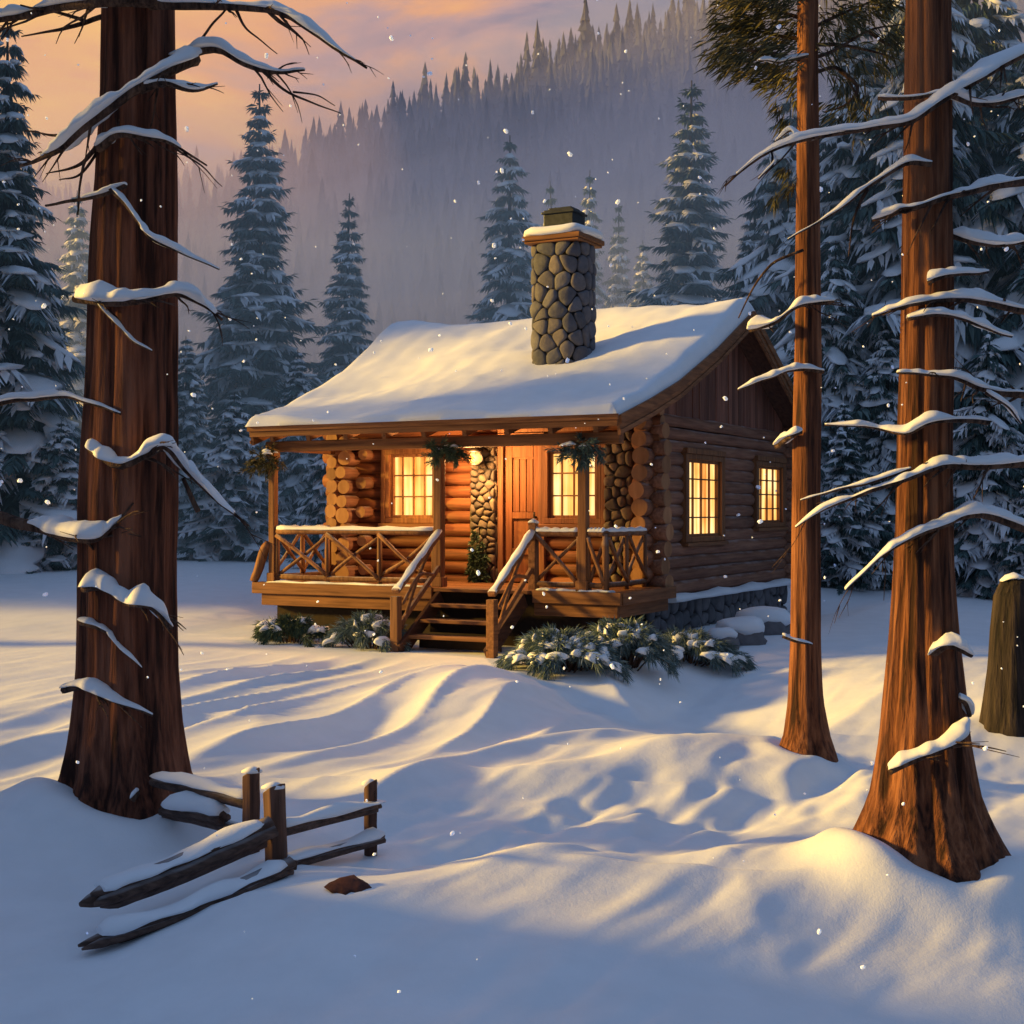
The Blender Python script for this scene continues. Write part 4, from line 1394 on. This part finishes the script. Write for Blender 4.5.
# door
d0, d1, _, dz1 = FRONT_OPEN[1]
m = MB()
m.box((d0 - .10, -.15, FL), (d0, .05, dz1)); m.box((d1, -.15, FL), (d1 + .09, .05, dz1)); m.box((d0 - .10, -.155, dz1 + .001), (d1 + .09, .05, dz1 + .12))
m.box((d0 - .11, -.13, dz1 + .13), (-.66, -.02, 3.2))
frm = m.build('door_frame', WOODZ, cabin, smooth=False, bevel=.01)
m = MB()
m.box((d0 + .004, -.06, FL + .015), (d1 - .004, -.01, dz1 - .004))
for (a, b, c, d) in ((0, .13, 0, 2.12), (.50, .622, 0, 2.12), (.13, .50, 1.93, 2.12), (.13, .50, .98, 1.08), (.13, .50, .42, .52), (.13, .50, 0, .14)):
    m.box((d0 + .005 + a, -.092, FL + .017 + c), (d0 + .001 + b, -.061, FL + .015 + d))
for k in range(3):
    m.box((d0 + .145 + k * .118, -.078, FL + 1.10), (d0 + .25 + k * .118, -.061, FL + 1.92))
door = m.build('door', DOORM, cabin, smooth=False, bevel=.006)
m = MB(); m.tube([(d0 + .55, -.09, FL + 1.02), (d0 + .55, -.15, FL + 1.02)], .016, 8); m.tube([(d0 + .55, -.15, FL + .94), (d0 + .55, -.15, FL + 1.10)], .014, 8)
m.build('handle', IRON, door)

# stone pillar by the door and stone corner
m = MB()
m.box((-2.86, -.18, FL), (-2.46, -.02, 3.1), 1)
cobbles(m, .44, 2.28, .17, 31, plane_map((-2.88, -.18, FL + .01), (1, 0, 0), (0, 0, 1), (0, -1, 0)), .06, .006, flat=.62)
cobbles(m, .18, 2.28, .18, 32, plane_map((-2.86, -.01, FL + .01), (0, -1, 0), (0, 0, 1), (-1, 0, 0)), .04, .008)
cobbles(m, .18, 2.28, .18, 33, plane_map((-2.46, -.19, FL + .01), (0, 1, 0), (0, 0, 1), (1, 0, 0)), .04, .008)
pil = m.build('stone_pillar', [STONEW, MORTAR], cabin)
m = MB()
m.box((-.56, -.16, FL), (-.15, -.04, 3.1), 1)
cobbles(m, .46, 2.3, .17, 37, plane_map((-.6, -.16, FL + .01), (1, 0, 0), (0, 0, 1), (0, -1, 0)), .06, .008)
m.build('stone_corner', [STONEW, MORTAR], cabin)
# heavy round log ends stacked at the front left corner
m = MB(); rg = random.Random(2)
for k, z in enumerate(np.arange(.9, 3.1, .235)):
    r = rg.uniform(.10, .135)
    m.tube([(-5.16 + rg.uniform(-.03, .03), -.42 + rg.uniform(-.06, .04), z), (-5.16, .0, z)], [r, r * .96], 14, 0, True, 1, wob=.08, seed=k)
    if k % 2 == 0:
        r = rg.uniform(.085, .11)
        m.tube([(-4.86, -.30 + rg.uniform(-.05, .03), z + .06), (-4.86, .0, z + .06)], [r, r], 14, 0, True, 1, wob=.08, seed=k + 9)
m.build('log_stack', [LOGS, ENDG], cabin)
m = MB()
for k, z in enumerate(np.arange(.85, 3.2, .25)):
    r = rg.uniform(.11, .14)
    m.tube([(.0, .02, z), (.36 + rg.uniform(-.05, .05), -.02, z)], [r, r], 14, 0, True, 1, wob=.08, seed=k)
    m.tube([(.05, .0, z + .12), (.05 + rg.uniform(-.04, .04), -.42 + rg.uniform(-.05, .05), z + .12)], [r * .95, r * .95], 14, 0, True, 1, wob=.08, seed=k + 20)
m.build('log_stack', [LOGS, ENDG], cabin)

# ------------------------------------------------------------------ porch lantern
lp = cab(-2.62, -.50, 2.72)
lan = empty('lantern', lp, -TH)
tag(lan, 'glowing iron lantern on the stone pillar beside the cabin door', 'lantern')
m = MB(); m.tube([(0, .17, .22), (0, .0, .26), (0, 0, .20)], [.012, .012, .01], 8); m.box((-.05, .14, .12), (.05, .165, .30)); m.build('bracket', IRON, lan)
m = MB()
for a in range(6):
    an = a * math.pi / 3; m.tube([(math.cos(an) * .075, math.sin(an) * .075, -.08), (math.cos(an) * .095, math.sin(an) * .095, .10)], .006, 6)
m.tube([(0, 0, -.10), (0, 0, -.08)], [.07, .085], 12)
m.build('cage', IRON, lan)
m = MB(); m.tube(spline([(0, 0, -.078), (0, 0, .0), (0, 0, .10)], 6), [.05, .085, .105, .112, .105, .09, .06], 16); m.build('glass', LAMP, lan)
m = MB(); m.tube([(0, 0, .102), (0, 0, .13), (0, 0, .19), (0, 0, .21)], [.115, .10, .035, .015], 14); m.build('cap', IRON, lan)
ld = bpy.data.lights.new('lantern_light', 'POINT'); ld.energy = 270; ld.color = (1.0, .52, .17); ld.shadow_soft_size = .10
lo = bpy.data.objects.new('lantern_light', ld); COL.objects.link(lo); lo.parent = lan; lo.location = (0.02, -.22, -.02)

# ------------------------------------------------------------------ evergreen bunches and shrubs
def bunch(name, loc, sx, sy, sz, label, n, needles, seed, cat='garland', L=.16, droop=.5):
    root = empty(name, loc, -TH); tag(root, label, cat, 'evergreen bunches tied under the porch eave')
    rg = random.Random(seed); m = MB(); s = MB()
    tw = MB()
    for k in range(n):
        d = Vector((rg.gauss(0, 1), rg.gauss(0, 1), rg.gauss(-.1, .8))).normalized()
        d = (d + Vector((0, -.2, -droop * .5))).normalized()
        c = Vector((rg.uniform(-.5, .5) * sx, rg.uniform(-.5, .5) * sy, rg.uniform(-.3, .3) * sz))
        e = c + Vector((d.x * sx, d.y * sy, d.z * sz)) * .45
        tw.tube([c, e], [.006, .003], 5)
        for q in range(5): needle_tuft(m, c.lerp(e, .2 + .2 * q), d, 7, L * .6, rg, .014, .6)
    m.build('needles', needles, root, smooth=False); tw.build('twigs', TWIG, root)
    for k in range(5):
        c = Vector((rg.uniform(-.4, .4) * sx, rg.uniform(-.5, .2) * sy, sz * rg.uniform(.1, .35)))
        s.pad([c + Vector((t * .04, 0, -abs(t) * .008)) for t in range(-2, 3)], [.012, .04, .05, .04, .012], [.01, .025, .03, .025, .01], 8, seed=k)
    s.build('snow', SNOW, root)


bunch('pine_garland', cab(-5.50, -1.99, 2.70), .40, .28, .44, 'fan shaped evergreen bunch at the top of the left porch post', 46, NEEDO, 1)
bunch('pine_garland', cab(-2.28, -2.0, 2.76), .46, .26, .30, 'evergreen bunch under the eave beside the middle porch post', 48, NEEDG, 2)
bunch('pine_garland', cab(-.12, -2.02, 2.74), .48, .30, .34, 'evergreen bunch at the top of the right porch post', 50, NEED, 3)


def shrub(loc, rx, ry, h, label, seed, needles, n=46, snowp=.6, name='juniper_shrub', rz=-TH):
    root = empty(name, loc, rz); tag(root, label, 'shrub')
    rg = random.Random(seed); m = MB(); s = MB(); tw = MB()
    for k in range(n):
        an = rg.uniform(0, 6.283); rr = rg.uniform(.15, 1.0)
        st_ = Vector((math.cos(an) * rx * rr * .35, math.sin(an) * ry * rr * .35, -.08))
        e = Vector((math.cos(an) * rx * rr, math.sin(an) * ry * rr, h * (1.05 - .85 * rr * rr) * rg.uniform(.75, 1.1)))
        mid = (st_ + e) / 2 + UP * h * .25
        W = spline([st_, mid, e, e + (e - mid) * .35 - UP * .07], 9)
        tw.tube(W, [.012 - .001 * i for i in range(10)], 5)
        for i in range(2, 10):
            t = (W[i] - W[i - 1]).normalized()
            for q in range(3):
                needle_tuft(m, W[i], t * .9 + Vector((0, 0, -.1)), 8, .15, rg, .013, .6)
        if rg.random() < snowp:
            s.pad(W[3:], [.05, .09, .12, .14, .13, .09, .02], [.03, .05, .06, .06, .05, .03, .01], 10, seed=seed + k, nz=.6)
    m.build('needles', needles, root, smooth=False); tw.build('twigs', TWIG, root); s.build('snow', SNOW, root)
    return root


def gpos(px, Z, dz=0):
    x = (px - 512) / F * Z
    return (x, Z, g1(x, Z) + dz)


shrub(gpos(292, 20.4), .8, .45, .32, 'olive shrub under the left end of the porch deck', 1, NEEDG, 30, .45)
shrub(gpos(370, 19.7), .66, .4, .40, 'blue green shrub under the deck just left of the steps', 2, NEEDF, 34, .4)
shrub(gpos(560, 17.4), .78, .5, .40, 'large snow covered juniper right of the porch steps', 3, NEEDF, 84, .85)
shrub(gpos(622, 17.9), .75, .5, .46, 'spreading juniper under the right porch corner', 4, NEEDF, 76, .75)
shrub(gpos(684, 18.8), .80, .45, .32, 'low snowy juniper in front of the stone foundation', 5, NEEDF, 64, .8)
def climber():
    root = empty('climbing_greenery', cab(-2.66, -.27, FL), -TH)
    tag(root, 'leafy green climber on the lower half of the stone pillar by the door', 'climber')
    rg = random.Random(17); m = MB(); tw = MB()
    for k in range(9):
        x0 = rg.uniform(-.2, .2); h = rg.uniform(.35, .85)
        W = spline([Vector((x0, 0, 0)), Vector((x0 + rg.uniform(-.1, .1), -.02, h * .5)), Vector((x0 + rg.uniform(-.16, .16), -.02, h))], 9)
        tw.tube(W, [.01 - .0008 * i for i in range(10)], 5)
        for i in range(1, 10):
            for q in range(3):
                needle_tuft(m, W[i], Vector((rg.uniform(-1, 1), -.7, rg.uniform(-.3, .5))), 6, .085, rg, .032, .9)
    m.build('leaves', NEEDG, root, smooth=False); tw.build('stems', TWIG, root)


climber()

for i, (px, Z, r, lb) in enumerate(((742, 20.4, .30, 'snow capped boulder nearest the juniper beside the stone foundation'), (764, 21.6, .34, 'snow capped boulder behind the slender trunk by the cabin'), (722, 19.9, .18, 'smallest snow capped rock at the juniper tip'))):
    root = empty('boulder', gpos(px, Z)); tag(root, lb, 'rock')
    m = MB(); m.blob((0, 0, .05), Vector((r * 1.2, 0, 0)), Vector((0, r, 0)), Vector((0, 0, r * .7)), 0, .8, .4, i * 9.0); m.build('stone', STONEB, root)
    m = MB(); m.blob((0, 0, .16 + r * .25), Vector((r * 1.12, 0, 0)), Vector((0, r * .95, 0)), Vector((0, 0, r * .45)), 0, .9, .25, i * 5.0); m.build('snow', SNOW, root)

# ------------------------------------------------------------------ broken fence
def cover(mb, W, w, h, seed, lift):
    k = len(W)
    mb.pad([q + UP * lift for q in W], [w * (.7 if i in (0, k - 1) else 1) * max(.3, 1 + .5 * mnoise.noise(q * 5 + Vector((seed, 0, 0)))) for i, q in enumerate(W)],
           [h * (.5 if i in (0, k - 1) else 1) * max(.15, .8 + .9 * mnoise.noise(q * 4 + Vector((0, seed, 0)))) for i, q in enumerate(W)], 11, nz=.4, seed=seed, under=.3)


fen = empty('rail_fence', P(274, 900, 8.5))
tag(fen, 'broken split rail fence with snowy posts and rails below the thick left trunk', 'fence')


def split_rail(mb, W, w, h, seed, torn=0):
    """a hand split rail: several long splinters of unequal length lying against each other"""
    rg = random.Random(seed)
    m = len(W) - 1
    for sp in range(4):
        oa = (-.45, .45, -.15, .25)[sp] * w + rg.uniform(-.1, .1) * w
        ob = (-.1, -.2, -.55, .35)[sp] * h + rg.uniform(-.1, .1) * h
        i0 = rg.randint(0, max(0, int(m * .18))) if torn else 0
        i1 = m - (rg.randint(0, int(m * .08)))
        if sp == 0: i0, i1 = 0, m
        k = 7
        prof = [(math.cos(6.283 * j / k + sp) * rg.uniform(.6, 1.1), math.sin(6.283 * j / k + sp) * rg.uniform(.6, 1.1)) for j in range(k)]
        rings = []
        for i in range(i0, i1 + 1):
            p = W[i]
            t = (W[min(i + 1, m)] - W[max(i - 1, 0)]).normalized(); a = t.cross(UP).normalized(); b = a.cross(t)
            e = 1.0
            if torn and i - i0 < 2: e = (.25, .7)[i - i0]
            q = 1 + .14 * mnoise.noise(Vector((i * .55, seed, sp * 3.0)))
            rings.append([p + a * (oa + x * w * .62 * e * q) + b * (ob + y * h * .6 * e * q) for x, y in prof])
        if len(rings) > 1: mb.rings(rings)


def fence(root):
    def post(a, b, w, seed, lean=0):
        m = MB(); pts = spline([a - UP * .3, a, (a + b) / 2 + Vector((lean, 0, 0)), b], 8)
        rg = random.Random(seed)
        k = 6; prof = [(math.cos(6.283 * j / k + .4) * rg.uniform(.75, 1.3), math.sin(6.283 * j / k + .4) * rg.uniform(.75, 1.3)) for j in range(k)]
        m.rings([[p + Vector((x * w * (1 + .1 * mnoise.noise(Vector((x, y, i * .6 + seed)))), y * w, (.03 * x - .02 * y) if i == 8 else 0)) for x, y in prof] for i, p in enumerate(pts)])
        o = m.build('post', FENCEZ, root, smooth=False, bevel=.008)
        s = MB(); s.pad([b + Vector((t * w * .55, 0, .0)) for t in (-2, -1, 0, 1, 2)], [w * .5, w * .85, w * .95, w * .8, w * .4], [.012, .03, .04, .03, .012], 9, seed=seed, nz=.4)
        # wind packed snow down the right side
        s.pad([b + Vector((w * .75, -.01, -.02 - .05 * t)) for t in range(4)], [.02, .035, .03, .015], [.03, .03, .03, .02], 8, seed=seed + 3)
        s.build('snow', SNOW, o)
    post(P(252, 850, 8.95), P(252, 772, 8.95), .058, 1)
    post(P(275, 905, 8.5), P(273, 788, 8.5), .062, 2, .01)
    post(P(370, 838, 9.15), P(370, 784, 9.15), .048, 3)
    def rail(pts, w, h, sw, sh, seed, n=14):
        W = spline([P(*p) for p in pts], n)
        m = MB(); split_rail(m, W, w, h, seed); o = m.build('rail', FENCE, root)
        s = MB(); cover(s, W, sw, sh, seed, h * .62); s.build('snow', SNOW, o)
    rail([(155, 780, 9.55), (200, 790, 9.3), (252, 803, 9.0)], .05, .055, .065, .05, 1)
    rail([(163, 812, 9.5), (195, 818, 9.3), (248, 832, 9.05)], .045, .04, .02, .02, 2)
    rail([(168, 808, 9.4), (195, 812, 9.25), (224, 818, 9.1)], .06, .05, .085, .085, 3, 8)
    rail([(276, 832, 8.55), (330, 818, 8.88), (382, 805, 9.15)], .05, .045, .06, .05, 4)
    rail([(280, 866, 8.5), (330, 852, 8.83), (381, 838, 9.15)], .05, .045, .06, .045, 5)
    # splintered slab under the middle post
    m = MB()
    for k in range(5):
        m.bar(P(262 + k * 7, 908 - k * 4, 8.42), P(262 + k * 8, 868 - k * 2, 8.44), .045, .03)
    m.bar(P(212, 915, 8.3), P(262, 886, 8.4), .05, .07)
    m.build('splintered_slab', FENCEZ, root, smooth=False, bevel=.006)


attach(fen, fence)


def fallen(name, pts, w, h, sw, sh, seed, label, n=22):
    W = spline([P(*p) for p in pts], n)
    root = empty(name, W[n // 2]); tag(root, label, 'fence rail')
    def f(r):
        m = MB(); split_rail(m, W, w, h, seed, 1)
        m.build('log', FENCE, r)
        s = MB(); cover(s, W[2:-1], sw, sh, seed, h * .62)
        s.build('snow', SNOW, r)
    attach(root, f)


fallen('fallen_rail', [(82, 904, 7.75), (175, 870, 8.1), (272, 828, 8.42)], .085, .085, .085, .05, 4, 'upper of two fallen snow covered rails leaning on the broken fence')
fallen('fallen_rail', [(80, 946, 7.5), (185, 912, 7.85), (292, 866, 8.3)], .07, .06, .085, .055, 9, 'lower fallen snow covered rail lying in front of the broken fence')

m = MB()
bl = P(347, 927, 7.75)
rings = []
for i in range(11):
    t = i / 10; wv = math.sin(math.pi * t) ** .8
    c = bl + Vector((-.13 + .27 * t, -.02 * t, .012 * math.sin(t * 3)))
    rings.append([c + Vector((0, math.cos(a) * .075 * wv * (1 + .3 * math.sin(i * 2.3 + a)), math.sin(a) * .022 * wv * (1 + .4 * math.sin(3 * a + i)) + .03 * math.cos(a) * wv)) for a in [6.283 * j / 10 for j in range(10)]])
m.rings(rings)
bk = m.build('bark_chunk', LEAFR)
bk.location.z += g1(bl.x, bl.y) + .008 - bl.z
tag(bk, 'leaf shaped piece of red bark lying on the snow right of the fence', 'bark')

# ------------------------------------------------------------------ falling snow
m = MB(); rg = random.Random(99)
for k in range(560):
    Z = rg.uniform(4.5, 27.5)
    p = P(rg.uniform(-30, 1054), rg.uniform(-20, 1000), Z)
    if p.z < g1(p.x, p.y) + .05: continue
    r = Z / F * rg.choice((.5, .6, .6, .7, .8, .9, 1.1, 1.4, 2.0))
    a = rg.uniform(0, 3)
    m.blob(p, Vector((math.cos(a), 0, math.sin(a))) * r * 1.2, Vector((0, r, 0)), Vector((-math.sin(a), 0, math.cos(a))) * r * .85, 0, .9, .4, k)
FLAKE, _nt, _b = mat('snowflake')
_n = noise_node(_nt, 3); _r = ramp(_nt, [(0.3, (.9, .92, .95)), (.7, (.95, .95, .96))]); _nt.links.new(_n.outputs['Fac'], _r.inputs['Fac']); _nt.links.new(_r.outputs['Color'], _b.inputs['Base Color'])
_tl = N(_nt, 'ShaderNodeBsdfTranslucent'); _tl.inputs['Color'].default_value = (.35, .4, .5, 1)
_as = N(_nt, 'ShaderNodeAddShader'); _nt.links.new(_b.outputs[0], _as.inputs[0]); _nt.links.new(_tl.outputs[0], _as.inputs[1])
_nt.links.new(_as.outputs[0], _nt.nodes['Material Output'].inputs['Surface'])
o = m.build('falling_snow', FLAKE)
tag(o, 'white snowflakes drifting through the clearing and over the trees', 'snow', kind='stuff')

# ------------------------------------------------------------------ sun, sky, camera
AZ, EL = R(3), R(14.5)
tosun = Vector((-math.cos(AZ) * math.cos(EL), math.sin(AZ) * math.cos(EL), math.sin(EL)))
sd = bpy.data.lights.new('sun', 'SUN'); sd.energy = 8.0; sd.angle = R(5.0); sd.color = (1.0, .60, .10)
so = bpy.data.objects.new('sun', sd); COL.objects.link(so)
so.rotation_euler = (-tosun).to_track_quat('-Z', 'Y').to_euler()

w = bpy.data.worlds.new('World'); sc.world = w; w.use_nodes = True
nt = w.node_tree
for n_ in list(nt.nodes): nt.nodes.remove(n_)
out = N(nt, 'ShaderNodeOutputWorld')
sky = N(nt, 'ShaderNodeTexSky'); sky.sky_type = 'NISHITA'; sky.sun_disc = False; sky.sun_elevation = EL
sky.sun_rotation = math.atan2(tosun.x, tosun.y)
b1 = N(nt, 'ShaderNodeBackground'); b1.inputs['Strength'].default_value = 0.012
nt.links.new(sky.outputs[0], b1.inputs['Color'])
tc = N(nt, 'ShaderNodeTexCoord')
dirv = Vector((-.40, .90, .10)).normalized()
dt = N(nt, 'ShaderNodeVectorMath', operation='DOT_PRODUCT'); dt.inputs[1].default_value = dirv
nt.links.new(tc.outputs['Generated'], dt.inputs[0])
mp = N(nt, 'ShaderNodeMapping'); mp.inputs['Scale'].default_value = (2.2, 2.2, 6.5); mp.inputs['Rotation'].default_value = (0, R(-14), 0)
nt.links.new(tc.outputs['Generated'], mp.inputs['Vector'])
cn = N(nt, 'ShaderNodeTexNoise'); cn.inputs['Scale'].default_value = 2.2; cn.inputs['Detail'].default_value = 5; cn.inputs['Roughness'].default_value = .55; cn.inputs['Distortion'].default_value = .5
nt.links.new(mp.outputs[0], cn.inputs['Vector'])
ma = N(nt, 'ShaderNodeMath', operation='MULTIPLY_ADD'); ma.inputs[1].default_value = .30; ma.inputs[2].default_value = -.155
nt.links.new(cn.outputs['Fac'], ma.inputs[0])
ad = N(nt, 'ShaderNodeMath', operation='ADD'); nt.links.new(dt.outputs['Value'], ad.inputs[0]); nt.links.new(ma.outputs[0], ad.inputs[1])
cr_ = ramp(nt, [(0.0, (.08, .12, .19)), (.45, (.10, .15, .25)), (.78, (.15, .165, .265)), (.87, (.27, .225, .28)), (.905, (.52, .31, .28)), (.935, (.80, .37, .17)), (.985, (1.0, .53, .13))])
nt.links.new(ad.outputs[0], cr_.inputs['Fac'])
b2 = N(nt, 'ShaderNodeBackground'); b2.inputs['Strength'].default_value = 1.0
nt.links.new(cr_.outputs['Color'], b2.inputs['Color'])
sz = N(nt, 'ShaderNodeSeparateXYZ'); nt.links.new(tc.outputs['Generated'], sz.inputs[0])
zr = ramp(nt, [(0.30, (0, 0, 0)), (1.0, (.115, .175, .30))])
nt.links.new(sz.outputs['Z'], zr.inputs['Fac'])
b3 = N(nt, 'ShaderNodeBackground'); nt.links.new(zr.outputs['Color'], b3.inputs['Color']); b3.inputs['Strength'].default_value = 1.0
as_ = N(nt, 'ShaderNodeAddShader'); nt.links.new(b1.outputs[0], as_.inputs[0]); nt.links.new(b2.outputs[0], as_.inputs[1])
as2 = N(nt, 'ShaderNodeAddShader'); nt.links.new(as_.outputs[0], as2.inputs[0]); nt.links.new(b3.outputs[0], as2.inputs[1])
nt.links.new(as2.outputs[0], out.inputs['Surface'])

cd = bpy.data.cameras.new('camera'); cd.sensor_width = 36; cd.lens = 36 * F / 1024; cd.clip_end = 2000; cd.clip_start = .05
co = bpy.data.objects.new('camera', cd); COL.objects.link(co)
co.location = (0, 0, EYE); co.rotation_euler = (R(90), 0, 0)
sc.camera = co

sc.view_settings.view_transform = 'Standard'; sc.view_settings.look = 'None'
sc.view_settings.exposure = 0; sc.view_settings.gamma = 1
sc.cycles.use_denoising = True
try: sc.cycles.denoiser = 'OPENIMAGEDENOISE'
except Exception: pass
sc.cycles.max_bounces = 6; sc.cycles.diffuse_bounces = 3; sc.cycles.volume_bounces = 0
